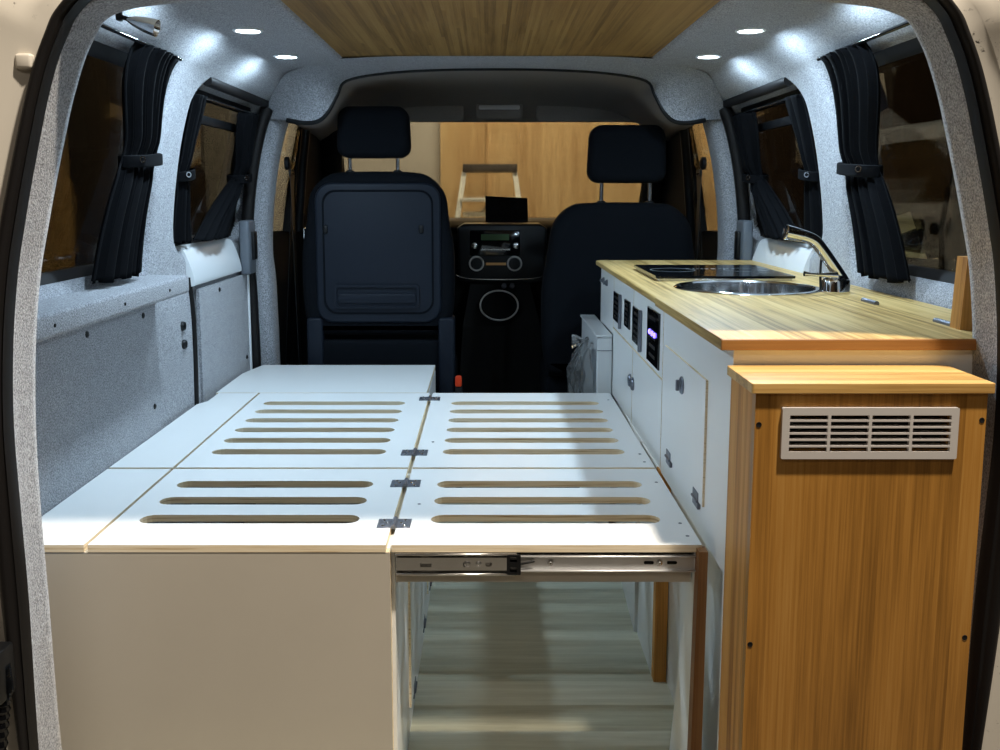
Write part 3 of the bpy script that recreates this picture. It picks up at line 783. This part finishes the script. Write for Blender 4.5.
for wd in (.017, .006, .009, .006, .014, .016, .010, .020, .008):          # row of fine illegible print
    b.box(xx, xx+wd*.7, 2.468, 2.484, WT+.0125, WT+.0128); xx += wd+.003
b.build('printed_line', M['print'], r)

# tap
TX, TY = .737, 2.005
r = thing('tap', 'chrome mixer tap standing behind the sink', 'tap', (TX, TY, WT))
b = MB(); b.lathe([(.0001,0),(.0285,0),(.029,.002),(.0285,.004),(.0285,.024),(.026,.028),(.018,.030),(.017,.036),(.0001,.037)], (0,0,1), (TX, TY, WT+.0003), 32); b.build('base', M['chrome'], r, 40)
sp = catmull([(TX+.016,TY,WT+.022),(TX+.004,TY,WT+.040),(TX-.016,TY-.003,WT+.066),(TX-.036,TY-.005,WT+.092),(TX-.050,TY-.006,WT+.1075),(TX-.066,TY-.007,WT+.116),(TX-.082,TY-.008,WT+.121)], 5)
b = MB(); b.tube(sp, .0128, 18); b.build('spout', M['chrome'], r, 60)
b = MB(); b.lathe([(.0001,0),(.0128,0),(.0138,.005),(.0158,.030),(.0162,.036),(.014,.0375),(.0001,.034)], (-.95,-.06,.20), (TX-.079, TY-.008, WT+.1202), 24); b.build('spray_head', M['chrome'], r, 40)
b = MB(); b.tube([(TX-.004,TY-.012,WT+.036),(TX-.03,TY-.014,WT+.038),(TX-.060,TY-.016,WT+.0395),(TX-.074,TY-.017,WT+.041)], [.009,.0045,.0035,.0055], 12); b.build('lever', M['chrome'], r, 50)
b = MB(); b.tube([(TX-.024,TY+.022,WT+.002),(TX-.028,TY+.018,WT+.04),(TX-.030,TY+.010,WT+.078)], .0028, 8); b.build('hose', M['black'], r, 50)

# bamboo upright at the rear right end of the worktop
b = MB(); b.rings([[(x, y, z) for x, y in q] for q, z in (([(.7215,1.438),(.775,1.438),(.775,1.47),(.7215,1.47)], WT+.0003), ([(.726,1.438),(.775,1.438),(.775,1.47),(.726,1.47)], WT+.112))])
tag(b.build('end_block', M['bamboo_side']), 'upright bamboo block on the right rear end of the worktop', 'block')

# ------------------------------------------------------------------ bamboo cabinet with the vent
CTZ = Zr(-.2465); CB_ = CTZ-.0135
r = thing('vent_cabinet', 'tall oiled bamboo cabinet with a silver vent grille, right foreground', 'cabinet', (.5, 1.28, 0))
YF = 1.224
b = MB(); b.poly(rrect(.345,.664,YF-.006,1.351,.003,2), [], 'XY', CB_, CTZ); o = b.build('top', M['bamboo_top'], r)
bv = o.modifiers.new('b', 'BEVEL'); bv.width = .004; bv.segments = 3; bv.limit_method = 'ANGLE'; bv.angle_limit = math.radians(50)
GX0, GX1, GZ0, GZ1 = .3865, .6185, Zr(-.3480), Zr(-.2790)
b = MB(); b.poly([(.352,0),(.657,0),(.657,CB_-.0003),(.352,CB_-.0003)], [[(GX0+.012,GZ0+.012),(GX1-.012,GZ0+.012),(GX1-.012,GZ1-.012),(GX0+.012,GZ1-.012)]], 'XZ', YF, YF+.015); b.build('front_panel', M['bamboo_cab'], r)
b = MB(); b.box(.352, .366, YF+.0152, 1.351, 0, CB_-.0003); b.build('side_panel', M['bamboo_side'], r)
b = MB(); b.box(.643, .657, YF+.0152, 1.351, 0, CB_-.0003); b.build('side_panel', M['bamboo_side'], r)
b = MB(); b.box(.37, .64, YF+.060, YF+.064, .1, CB_-.003); b.build('back_board', M['dark'], r)
gw = (GX1-GX0-.020-3*.004)/4; gh = (GZ1-GZ0-.020-5*.0026)/6
holes = []
for i in range(4):
    for j in range(6):
        xx = GX0+.010+i*(gw+.004); zz = GZ0+.010+j*(gh+.0026)
        holes.append([(xx,zz),(xx+gw,zz),(xx+gw,zz+gh),(xx,zz+gh)])
b = MB(); b.poly(rrect(GX0,GX1,GZ0,GZ1,.002,2), holes, 'XZ', YF-.006, YF-.0003); g = b.build('vent_grille', M['aluminium'], r)
for j in range(6):
    s = MB(); zz = GZ0+.010+j*(gh+.0026)
    s.rings([[(x, YF-.002, zz), (x, YF-.001, zz-.0012), (x, YF+.007, zz-.0012), (x, YF+.007, zz)] for x in (GX0+.011, GX1-.011)]); s.build('louvre', M['aluminium'], g)
for (x, z) in ((.3575, Zr(-.303)), (.6515, Zr(-.297)), (.3575, Zr(-.610)), (.6495, Zr(-.600))):
    s = MB(); s.lathe([(.0001,0),(.0038,0),(.0034,.0008),(.0012,.0002),(.0001,.0002)], (0,-1,0), (x, YF, z), 12); s.build('screw', M['dark'], r, 40)

# ------------------------------------------------------------------ fridge front and its plastic film
r = thing('fridge', 'white fridge box standing out from the far end of the kitchen', 'fridge', (.33, 2.9, 0))
b = MB(); b.box(.311, .354, 2.672, 3.12, .0, Zr(-.408), .002, 1); b.build('body', M['steel_white'], r)
b = MB(); b.box(.306, .355, 2.668, 3.13, Zr(-.407), Zr(-.400), .002, 1); b.build('top', M['steel_white'], r)
b = MB(); b.box(.3108, .3542, 2.6712, 2.6725, Zr(-.446), Zr(-.444)); b.build('joint', M['grey_plastic'], r)
rows = []
rnd = random.Random(11)
for j in range(30):
    t = j/29; z = Zr(-.425)-.27*t; row = []
    wid = .10+.34*min(1, t*2.2); out = .020+.030*min(1, t*3)
    for i in range(30):
        q = i/29
        x = .3035-out*math.sin(PI*q)**.6-.0045*math.sin(21*q+3*math.sin(6*t))-.003*math.sin(47*q+9*t)-.0015*rnd.random()
        y = 2.682+wid*q
        row.append((x, y, z+.005*math.sin(9*q)))
    rows.append(row)
b = MB(); b.rings(rows, caps=False, closed=False)
rows = []
for j in range(12):                                  # twisted knot of film
    a = 2*PI*j/11; row = []
    for i in range(8):
        q = i/7; rr = .004+.016*q*(1+.25*math.sin(3*a+5*q))
        row.append((.285-.040*q, 2.735+rr*math.cos(a), Zr(-.428)+rr*math.sin(a)+.006*math.sin(a*4)*q))
    rows.append(row)
b.rings(rows, caps=False, closed=False)
tag(b.build('plastic_film', M['wrap'], None, 50), 'crumpled clear plastic film hanging over the front of the fridge', 'film')

# ------------------------------------------------------------------ cab: seats
def kx(u, d=3.12): return (u-488)*d/950
def kz(v, d=3.12): return Zr((193-v)*d*.00104276)
def headrest(parent, x0, x1, z0, z1, y, mat):
    b = MB(); o = rrect(x0, x1, z0, z1, .04, 7)
    o = [(x+(x-(x0+x1)/2)*(-.06)*((z-z0)/(z1-z0)), z) for x, z in o]
    b.slab(o, 'Y', y-.055, y+.055, .03, 5); return b.build('headrest', mat, parent, 60)
YS = 3.125
r = thing('passenger_seat', 'dark navy front seat with a hard plastic back panel, on the left', 'seat', (kx(377), YS+.1, 0))
x0, x1, zt, zb = kx(301), kx(453), kz(172), kz(338)
def back_outline(x0, x1, zt, zb, top_in, r1, r2):
    pts = [(x0+.02, zb), (x0, zb+.10), (x0-.002, (zb+zt)/2), (x0+top_in*.5, zt-.16), (x0+top_in, zt-.07), (x0+top_in+.05, zt-.015), (x0+top_in+.12, zt), ]
    pts2 = [(x0+x1-x, z) for x, z in reversed(pts)]
    cl = catmull(pts+pts2, 5)
    return [(p.x, p.y) for p in reversed(cl)]
b = MB(); b.slab(back_outline(x0, x1, zt, zb, .03, .1, .05), 'Y', YS, YS+.13, .035, 6); b.build('backrest', M['seat'], r, 60)
px0, px1, pz0, pz1 = kx(316), kx(441), kz(324), kz(183)
b = MB(); b.slab(rrect(px0, px1, pz0, pz1, .055, 8), 'Y', YS-.010, YS+.01, .009, 4)
pan = b.build('back_panel', M['seat_plastic'], r, 50)
b = MB(); b.poly(rrect(px0+.024, px1-.024, pz0+.030, pz1-.022, .045, 8), [rrect(px0+.030, px1-.030, pz0+.036, pz1-.028, .042, 8)], 'XZ', YS-.0125, YS-.0095); b.build('rib', M['seat'], pan)
b = MB(); b.poly(rrect(kx(334), kx(419), kz(309), kz(285), .012, 5), [rrect(kx(336.5), kx(416.5), kz(307), kz(287.5), .010, 5)], 'XZ', YS-.018, YS-.008)
b.slab(rrect(kx(337), kx(416), kz(304), kz(294), .010, 5), 'Y', YS-.015, YS-.008, .003, 2); b.build('pocket_handle', M['seat_plastic'], pan, 50)
for u in (326.5, 421.5):
    b = MB(); b.slab(rrect(kx(u)-.007, kx(u)+.007, kz(233), kz(225), .004, 3), 'Y', YS-.017, YS-.008, .003, 2); b.build('hook', M['black'], pan, 50)
for u0, u1 in ((305, 321), (438, 454)):
    b = MB(); b.slab(rrect(kx(u0), kx(u1), kz(400), kz(319), .012, 4), 'Y', YS-.012, YS+.10, .008, 3); b.build('recliner_cover', M['seat_plastic'], r, 50)
b = MB(); b.slab(rrect(kx(316), kx(444), kz(400), kz(343), .02, 4), 'Y', YS+.005, YS+.06, .012, 3); b.build('base_cover', M['seat'], r, 50)
b = MB(); b.box(kx(306), kx(452), YS+.06, YS+.55, .28, .43, .04, 4); b.build('seat_cushion', M['seat'], r, 50)
b = MB(); b.box(kx(312), kx(446), YS+.02, YS+.5, -.06, .28, .02, 3); b.build('pedestal', M['black'], r, 50)
headrest(r, kx(337), kx(411), kz(158), kz(107), YS+.06, M['seat'])
for u in (349, 397):
    b = MB(); b.tube([(kx(u), YS+.06, kz(180)), (kx(u), YS+.06, kz(150))], .0065, 12); b.build('headrest_post', M['chrome'], r, 50)
    b = MB(); b.lathe([(.0001,0),(.016,0),(.015,.008),(.009,.012),(.0001,.012)], (0,0,1), (kx(u), YS+.06, kz(173.5)), 16); b.build('post_collar', M['black'], r, 40)
YD = 3.155
def k2x(u): return kx(u, 3.15)
def k2z(v): return kz(v, 3.15)
r = thing('driver_seat', 'black cloth front seat with a rounded back, on the right', 'seat', (k2x(624), YD+.1, 0))
b = MB(); b.slab(back_outline(k2x(544), k2x(702), k2z(203), Zr(-.62), .035, .1, .05), 'Y', YD, YD+.15, .05, 7); b.build('backrest', M['seat'], r, 60)
b = MB(); b.box(k2x(548), k2x(698), YD+.06, YD+.58, .26, .42, .04, 4); b.build('seat_cushion', M['seat'], r, 50)
b = MB(); b.box(k2x(552), k2x(690), YD+.02, YD+.5, -.06, .26, .02, 3); b.build('pedestal', M['black'], r, 50)
headrest(r, k2x(588), k2x(667), k2z(183), k2z(125), YD+.07, M['seat'])
for u in (603, 652):
    b = MB(); b.tube([(k2x(u), YD+.07, k2z(212)), (k2x(u), YD+.07, k2z(175))], .0065, 12); b.build('headrest_post', M['chrome'], r, 50)
    b = MB(); b.lathe([(.0001,0),(.017,0),(.016,.010),(.009,.014),(.0001,.014)], (0,0,1), (k2x(u), YD+.07, k2z(205)), 16); b.build('post_collar', M['black'], r, 40)
# buckle
r = thing('belt_buckle', 'seat belt buckle with a red button beside the passenger seat', 'buckle', (kx(458,3.1), 3.09, .35))
b = MB(); b.box(kx(458,3.1)-.012, kx(458,3.1)+.012, 3.10, 3.118, -.06, Zr(-.605), .004, 2); b.build('stalk', M['black'], r, 40)
b = MB(); b.slab(rrect(kx(458,3.1)-.011, kx(458,3.1)+.011, Zr(-.637), Zr(-.600), .006, 3), 'Y', 3.094, 3.101, .002, 2); b.build('button', M['red'], r, 40)
# seat belts on the pillars
for sg, side in ((-1, 'left'), (1, 'right')):
    r = thing('seat_belt', 'black seat belt hanging from its anchor on the %s front pillar' % side, 'belt', (XC+sg*.70, 3.27, .4))
    x = XC+sg*.695; y = 3.28
    b = MB(); b.lathe([(.0001,0),(.022,0),(.022,.012),(.012,.018),(.0001,.018)], (-sg,0,0), (x+sg*.02, y, Zr(.10)), 18); b.build('anchor', M['black'], r, 40)
    b = MB(); b.poly(rrect(y-.03, y+.03, Zr(.055), Zr(.08), .008, 3), [rrect(y-.024, y+.024, Zr(.060), Zr(.068), .003, 2)], 'YZ', x-.004, x+.004); b.build('guide', M['black'], r)
    for dy, zb2, dx in ((-.012, -.62, .02), (.02, -.62, -.05)):
        b = MB(); b.rings([[(x+dd+sg*dx*t*-1, y+dy*(1+t*2.2)+yy, Zr(.064-(.064-zb2)*t)) for yy, dd in ((-.022,0),(.022,0),(.022,.002),(-.022,.002))] for t in [k/10 for k in range(11)]]); b.build('webbing', M['black'], r)
    if sg < 0:
        b = MB(); b.box(x+.03, x+.036, y+.02, y+.06, Zr(-.165), Zr(-.120), .002, 1); b.build('tongue', M['chrome'], r)

# front doors, A-pillars, dashboard, windscreen
for sg, nm in ((-1, 'wall_front_left'), (1, 'wall_front_right')):
    b = MB(); b.poly([(3.24,-.06),(4.5,-.06),(4.5,Zr(-.22)),(4.35,Zr(-.16)),(3.24,Zr(-.13))], [], 'YZ', XC+sg*.77, XC+sg*.80); struct(b.build(nm, M['dark']))
for sg, nm in ((-1, 'trim_10'), (1, 'trim_11')):
    b = MB(); b.tube(catmull([(XC+sg*.70, 4.42, Zr(-.20)), (XC+sg*.69, 4.15, Zr(.05)), (XC+sg*.665, 3.93, Zr(.20)), (XC+sg*.63, 3.75, Zr(.29)), (XC+sg*.66, 3.3, Zr(.30)), (XC+sg*.67, 3.1, Zr(.29))], 6), .05, 14); struct(b.build(nm, M['dark'], None, 60))
    b = MB(); b.tube([(XC+sg*.73, 3.55, Zr(-.14)), (XC+sg*.70, 3.52, Zr(.12)), (XC+sg*.67, 3.46, Zr(.27))], .016, 10); struct(b.build('trim_%d' % (12 if sg < 0 else 13), M['black'], None, 60))
b = MB(); wp = [(XC-.69, 4.42, Zr(-.20)), (XC+.69, 4.42, Zr(-.20)), (XC+.60, 3.80, Zr(.29)), (XC-.60, 3.80, Zr(.29))]
b.rings([wp, [(x, y+.004, z+.003) for x, y, z in wp]]); struct(b.build('window_5', M['glass']))
for sg, n in ((-1, 6), (1, 7)):
    b = MB(); wp = [(XC+sg*.785, 3.26, Zr(-.13)), (XC+sg*.785, 4.30, Zr(-.16)), (XC+sg*.69, 3.80, Zr(.26)), (XC+sg*.69, 3.26, Zr(.28))]
    b.rings([wp, [(x+sg*.004, y, z) for x, y, z in wp]]); struct(b.build('window_%d' % n, M['glass']))

b = MB(); b.box(XC-.78, XC+.78, 4.44, 4.5, -.06, Zr(-.22)); struct(b.build('wall_cab_front', M['dark']))
def dx(u, d=3.9): return (u-488)*d/950
def dz(v, d=3.9): return Zr((193-v)*d*.00104276)
for sg, nm in ((-1, 'trim_14'), (1, 'trim_15')):
    b = MB(); q = [(3.50,-.14),(3.54,.10),(3.52,.27),(3.95,.27),(4.1,.10),(4.4,-.16)]
    b.rings([[(XC+sg*(.75-.07*max(0,z)/.27+e), y, Zr(z)) for y, z in q] for e in (0, .03)]); struct(b.build(nm, M['dark']))
r = thing('dashboard', 'black dashboard with radio and heater dials between the front seats', 'dashboard', (.05, 4.0, .3))
b = MB()
sec = catmull([(3.86,.42),(3.80,.58),(3.78,.74),(3.80,.855),(3.86,.905),(4.05,.915),(4.40,.87),(4.42,.42)], 4)
b.rings([[(x, p.x, p.y) for p in sec] for x in (-.70, -.5, -.2, .05, .3, .55, .75)]); b.build('main_moulding', M['dark'], r, 40)
zc0 = 3.74
def cx(u): return (u-488)*3.70/950
def cz(v): return Zr((193-v)*3.70*.00104276)
b = MB(); o = [(cx(459), cz(281)), (cx(457), cz(228)), (cx(464), cz(223.5)), (cx(540), cz(223.5)), (cx(547), cz(228)), (cx(545), cz(281)), (cx(530), cz(284)), (cx(474), cz(284))]
b.slab([(p[0], p[1]) for p in o], 'Y', 3.70, 3.86, .012, 3); st = b.build('centre_stack', M['black'], r, 50)
YC = 3.70
b = MB(); b.slab(rrect(cx(470), cx(520), cz(256), cz(230), .006, 3), 'Y', YC-.004, YC+.002, .002, 2); rad = b.build('radio', M['gloss_black'], st, 50)
b = MB(); b.poly(rrect(cx(481), cx(509), cz(240), cz(234), .002, 2), [], 'XZ', YC-.006, YC-.003); b.build('display', M['lcd'], st)
for u in (474.5, 516):
    b = MB(); b.lathe([(.0001,0),(.013,0),(.012,.012),(.009,.014),(.0001,.014)], (0,-1,0), (cx(u), YC-.004, cz(245.5)), 18); b.build('knob', M['steel'], st, 40)
b = MB(); b.poly(rrect(cx(481), cx(510), cz(250), cz(248.6), .001, 2), [], 'XZ', YC-.007, YC-.003); b.build('button_row', M['steel'], st)
for u in (476.5, 514.5):
    b = MB(); b.lathe([(.024,0),(.029,0),(.030,.008),(.027,.011),(.0235,.008),(.024,0)], (0,-1,0), (cx(u), YC, cz(263.5)), 28, caps=False); b.build('dial_ring', M['aluminium'], st, 40)
    b = MB(); b.lathe([(.0001,0),(.0225,0),(.021,.013),(.0001,.014)], (0,-1,0), (cx(u), YC, cz(263.5)), 24); b.build('dial', M['black'], st, 40)
b = MB(); b.poly(rrect(cx(486), cx(506), cz(265.2), cz(262.7), .001, 2), [], 'XZ', YC-.002, YC+.001); b.build('heater_slider', M['amber'], st)
b = MB(); b.tube(catmull([(cx(456),YC-.002,cz(275)),(cx(466),YC-.006,cz(278.5)),(cx(500),YC-.01,cz(279.5)),(cx(534),YC-.006,cz(278.5)),(cx(546),YC-.002,cz(275))], 6), .0035, 8); b.build('trim_strip', M['steel'], st, 50)
# lower console with a ringed cup well
b = MB(); b.rings([[(cx(455),3.62,.02),(cx(545),3.62,.02),(cx(545),3.90,.02),(cx(455),3.90,.02)], [(cx(463),3.62,cz(325)),(cx(540),3.62,cz(325)),(cx(540),3.9,cz(325)),(cx(463),3.9,cz(325))], [(cx(470),3.72,cz(284)),(cx(530),3.72,cz(284)),(cx(530),3.9,cz(284)),(cx(470),3.9,cz(284))]])
lc = b.build('lower_console', M['dark'], r, 30)
b = MB(); zz = cz(304)
b.tube([(cx(499)+.073*math.cos(2*PI*k/36), 3.655+.045*math.sin(2*PI*k/36)-.02, zz+.052*math.sin(2*PI*k/36)) for k in range(36)], .0035, 8, True); b.build('cup_ring', M['aluminium'], lc, 60)
for u in (504, 512):
    b = MB(); b.lathe([(.0001,0),(.010,0),(.009,.012),(.0001,.015)], (0,-.8,.6), (cx(u), 3.69, cz(286.5)), 14); b.build('socket', M['zinc'], lc, 40)
# black device standing on the dashboard
r = thing('dash_screen', 'black tablet standing on the middle of the dashboard', 'tablet', (dx(507), 3.95, dz(222)))
a = [(dx(485.5), dz(223)), (dx(528), dz(223)), (dx(527), dz(198)), (dx(485.5), dz(196))]
b = MB(); b.poly(a, [], 'XZ', 3.905, 3.917); b.build('screen', M['gloss_black'], r)
b = MB(); b.rings([[(dx(492), 3.917, dz(205)), (dx(520), 3.917, dz(205)), (dx(520), 3.93, dz(205)), (dx(492), 3.93, dz(205))], [(dx(488), 3.93, dz(224.3)), (dx(524), 3.93, dz(226)), (dx(524), 4.0, dz(226)), (dx(488), 4.0, dz(226))]]); b.build('stand', M['black'], r)
# sun visors and roof lamp
for u0, u1, side in ((341, 464.5, 'left'), (535, 664, 'right')):
    b = MB(); o = rrect(kx(u0,3.72), kx(u1,3.72), kz(123.5,3.72), kz(106.5,3.72), .018, 5)
    b.slab(o, 'Y', 3.70, 3.722, .008, 3); vz = b.build('sun_visor', M['liner'], None, 50)
    tag(vz, 'dark grey sun visor folded up on the %s of the windscreen top' % side, 'visor')
b = MB(); b.slab(rrect(kx(476,3.70), kx(522,3.70), kz(121,3.70), kz(104,3.70), .015, 4), 'Y', 3.69, 3.73, .008, 3)
rl = tag(b.build('roof_console', M['liner'], None, 50), 'small roof lamp console between the sun visors', 'lamp')
b = MB(); b.slab(rrect(kx(479,3.70), kx(519,3.70), kz(111.5,3.70), kz(107.5,3.70), .005, 3), 'Y', 3.684, 3.692, .002, 2); b.build('lens', M['aluminium'], rl, 50)

# ------------------------------------------------------------------ the garage round the van
GZ = -.35
f = MB(); f.box(-4.2, 5.2, -3.5, 7.2, GZ-.05, GZ); struct(f.build('floor_garage', M['concrete']))
b = MB(); b.box(-4.2, -1.25, 6.82, 6.9, GZ, 3.4); struct(b.build('wall_front_left_bay', M['greywall']))
b = MB(); b.box(1.75, 5.2, 6.80, 6.9, GZ, 3.4); struct(b.build('wall_front_right_bay', M['brownwall']))  # brown instead of tan: weaker light at this end put into the colour
b = MB(); b.box(-1.25, -.335, 6.80, 6.9, GZ, 3.4); struct(b.build('wall_front', M['greywall']))
b = MB(); b.box(-.333, -.02, 6.74, 6.9, GZ, 3.4); struct(b.build('wall_front_pier', M['tanwall']))
b = MB(); b.box(-.018, 1.75, 6.78, 6.9, GZ, 3.4); struct(b.build('wall_front_board', M['tanwall']))
b = MB(); b.box(-2.1, -2.0, -3.5, 6.8, GZ, 3.4); struct(b.build('wall_garage_left', M['brownwall']))
b = MB(); b.box(5.1, 5.2, -3.5, 6.8, GZ, 3.4); struct(b.build('wall_garage_right', M['brownwall']))
b = MB(); b.rings([[(-1.985,y,z) for y, z in q]  for q in ([(4.16,GZ),(4.52,GZ),(4.52,2.1),(4.16,2.1)],)]+[[(-1.965,y,z) for y, z in [(4.16,GZ),(4.52,GZ),(4.52,2.1),(4.16,2.1)]]])
tag(b.build('plywood_sheet', M['tanwall']), 'amber board standing outside, seen through the left rear window', 'board')
# stepladder
LY = 6.25
def lx(u): return (u-488)*6.2/950
def lz(v): return Zr((193-v)*6.2*.00104276)
r = thing('stepladder', 'pale wooden stepladder standing in front of the tan wall', 'ladder', (lx(490), LY, GZ))
b = MB(); b.box(lx(463), lx(517), LY-.05, LY+.09, lz(173), lz(164.5), .006, 2); b.build('top_cap', M['capgrey'], r, 40)
for (ut, ub) in ((464.5, 458), (514.5, 521)):
    b = MB(); w = .016
    xa, xb = lx(ut), lx(ub)+(lx(ub)-lx(ut))*4.2
    b.rings([[(xa-w,LY-.03,lz(172)),(xa+w,LY-.03,lz(172)),(xa+w,LY+.02,lz(172)),(xa-w,LY+.02,lz(172))], [(xb-w,LY-.45,GZ),(xb+w,LY-.45,GZ),(xb+w,LY-.38,GZ),(xb-w,LY-.38,GZ)]]); b.build('stile', M['ladderwood'], r)
    b = MB(); b.rings([[(xa-w*.6,LY+.04,lz(172)),(xa+w*.6,LY+.04,lz(172)),(xa+w*.6,LY+.07,lz(172)),(xa-w*.6,LY+.07,lz(172))], [(xb-w*.6,LY+.42,GZ),(xb+w*.6,LY+.42,GZ),(xb+w*.6,LY+.46,GZ),(xb-w*.6,LY+.46,GZ)]]); b.build('rear_leg', M['ladderwood'], r)
for k in range(5):
    v = 200+k*34; t = (lz(172)-lz(v))/(lz(172)-GZ)
    if lz(v) < GZ+.08: break
    xa = lx(464.5)+((lx(458)-lx(464.5))*5.2)*t; xb = lx(514.5)+((lx(521)-lx(514.5))*5.2)*t; yy = LY-.42*t
    b = MB(); b.box(xa, xb, yy-.06, yy+.03, lz(v)-.012, lz(v)+.012, .003, 1); b.build('step', M['ladderwood'], r)
b = MB(); b.tube([(lx(480), LY-.05, lz(214)), (lx(490), LY+.05, lz(203))], .012, 8); b.build('brace', M['steel'], r, 50)
b = MB(); b.box(lx(463), lx(519), LY-.06, LY-.03, lz(217), lz(212), .003, 1); b.build('step', M['ladderwood'], r)

# white van parked alongside, seen through the right rear window
VX = 2.15
r = thing('parked_van', 'white van parked outside, seen through the right rear window', 'van', (VX+.8, 4.6, GZ))
sec = [(VX+.06,GZ+.25),(VX,GZ+.6),(VX,.78),(VX+.03,1.0),(VX+.08,1.25),(VX+.16,1.38),(VX+.4,1.44),(VX+.85,1.46),(VX+1.3,1.44),(VX+1.6,1.2),(VX+1.68,.7),(VX+1.62,GZ+.25)]
b = MB(); b.rings([[(x, y, z) for x, z in sec] for y in (3.55, 3.6, 6.3, 6.5)]); b.build('bodywork', M['steel_white'], r, 30)
def vwin(y0, y1, z0, z1, mat, nm, dx_=0.0):
    def xx(z): return VX+max(0, (z-.78))*.16-.012+dx_
    b = MB(); ol = rrect(y0, y1, z0, z1, .05, 6)
    b.rings([[(xx(z), y, z) for y, z in ol], [(xx(z)+.02, y, z) for y, z in ol]]); return b.build(nm, mat, r)
vwin(4.55, 5.45, .98, 1.30, M['gloss_black'], 'side_window'); vwin(3.62, 4.42, .98, 1.30, M['gloss_black'], 'side_window')
vwin(4.72, 5.25, .70, .90, M['dark'], 'lower_panel')
b = MB(); b.tube([(VX-.012, 4.46, .60), (VX-.012, 4.5, .86), (VX+.0, 4.48, 1.06)], .012, 8); b.build('door_seam', M['dark'], r, 50)
b = MB(); b.lathe([(.0001,0),(.03,0),(.026,.02),(.0001,.024)], (-1,0,0), (VX, 4.58, .86), 16); b.build('lock', M['black'], r, 40)
for y in (3.95, 6.0):
    b = MB(); b.lathe([(.0001,-.1),(.30,-.1),(.31,0),(.25,.02),(.0001,.01)], (-1,0,0), (VX+.06, y, GZ+.31), 28); b.build('wheel', M['rubber'], r, 40)

# ------------------------------------------------------------------ lights
def area(name, loc, target, sx, sy, power, col):
    ld = bpy.data.lights.new(name, 'AREA'); ld.shape = 'RECTANGLE'; ld.size = sx; ld.size_y = sy; ld.energy = power; ld.color = col
    o = bpy.data.objects.new(name, ld); COL.objects.link(o); o.location = loc
    o.rotation_euler = (Vector(target)-Vector(loc)).to_track_quat('-Z', 'Y').to_euler(); return o
area('garage_lamp', (.80, .52, 3.45), (.2, 1.3, .5), .14, .14, 165, (1.0,.89,.75))
area('rear_fill', (-.5, -1.6, 3.3), (0, 1.4, .4), 1.6, .3, 15, (1.0,.88,.75))  # added soft fill from behind the camera, not a known fixture
area('garage_front_tube', (.2, 5.3, 3.3), (.2, 6.8, 2.0), 2.4, .25, 235, (1.0,.90,.74))
area('parked_van_fill', (1.75, 4.4, 3.35), (2.3, 4.4, .8), 1.2, .12, 30, (1.0,.90,.70))  # extra light put in to brighten the parked van
area('amber_board_fill', (-1.25, 4.3, 3.3), (-1.9, 4.35, 1.0), .8, .1, 14, (1.0,.84,.55))  # added light that lifts the amber board outside the left window
w = bpy.data.worlds.new('garage_air'); S.world = w; w.use_nodes = True
w.node_tree.nodes['Background'].inputs[0].default_value = (1.0,.85,.68,1); w.node_tree.nodes['Background'].inputs[1].default_value = .012

# ------------------------------------------------------------------ camera and view
cd = bpy.data.cameras.new('camera'); cam = bpy.data.objects.new('camera', cd); COL.objects.link(cam)
cam.location = (0, 0, H); cam.rotation_euler = (PI/2-TH, 0, 0)
cd.sensor_fit = 'HORIZONTAL'; cd.sensor_width = 36; cd.lens = 36*.95; cd.shift_x = .012; cd.shift_y = -.051
cd.clip_start = .02; cd.clip_end = 60
S.camera = cam
S.view_settings.view_transform = 'Standard'; S.view_settings.look = 'None'
S.view_settings.exposure = 0.0; S.view_settings.gamma = 1.0; S.view_settings.use_curve_mapping = False
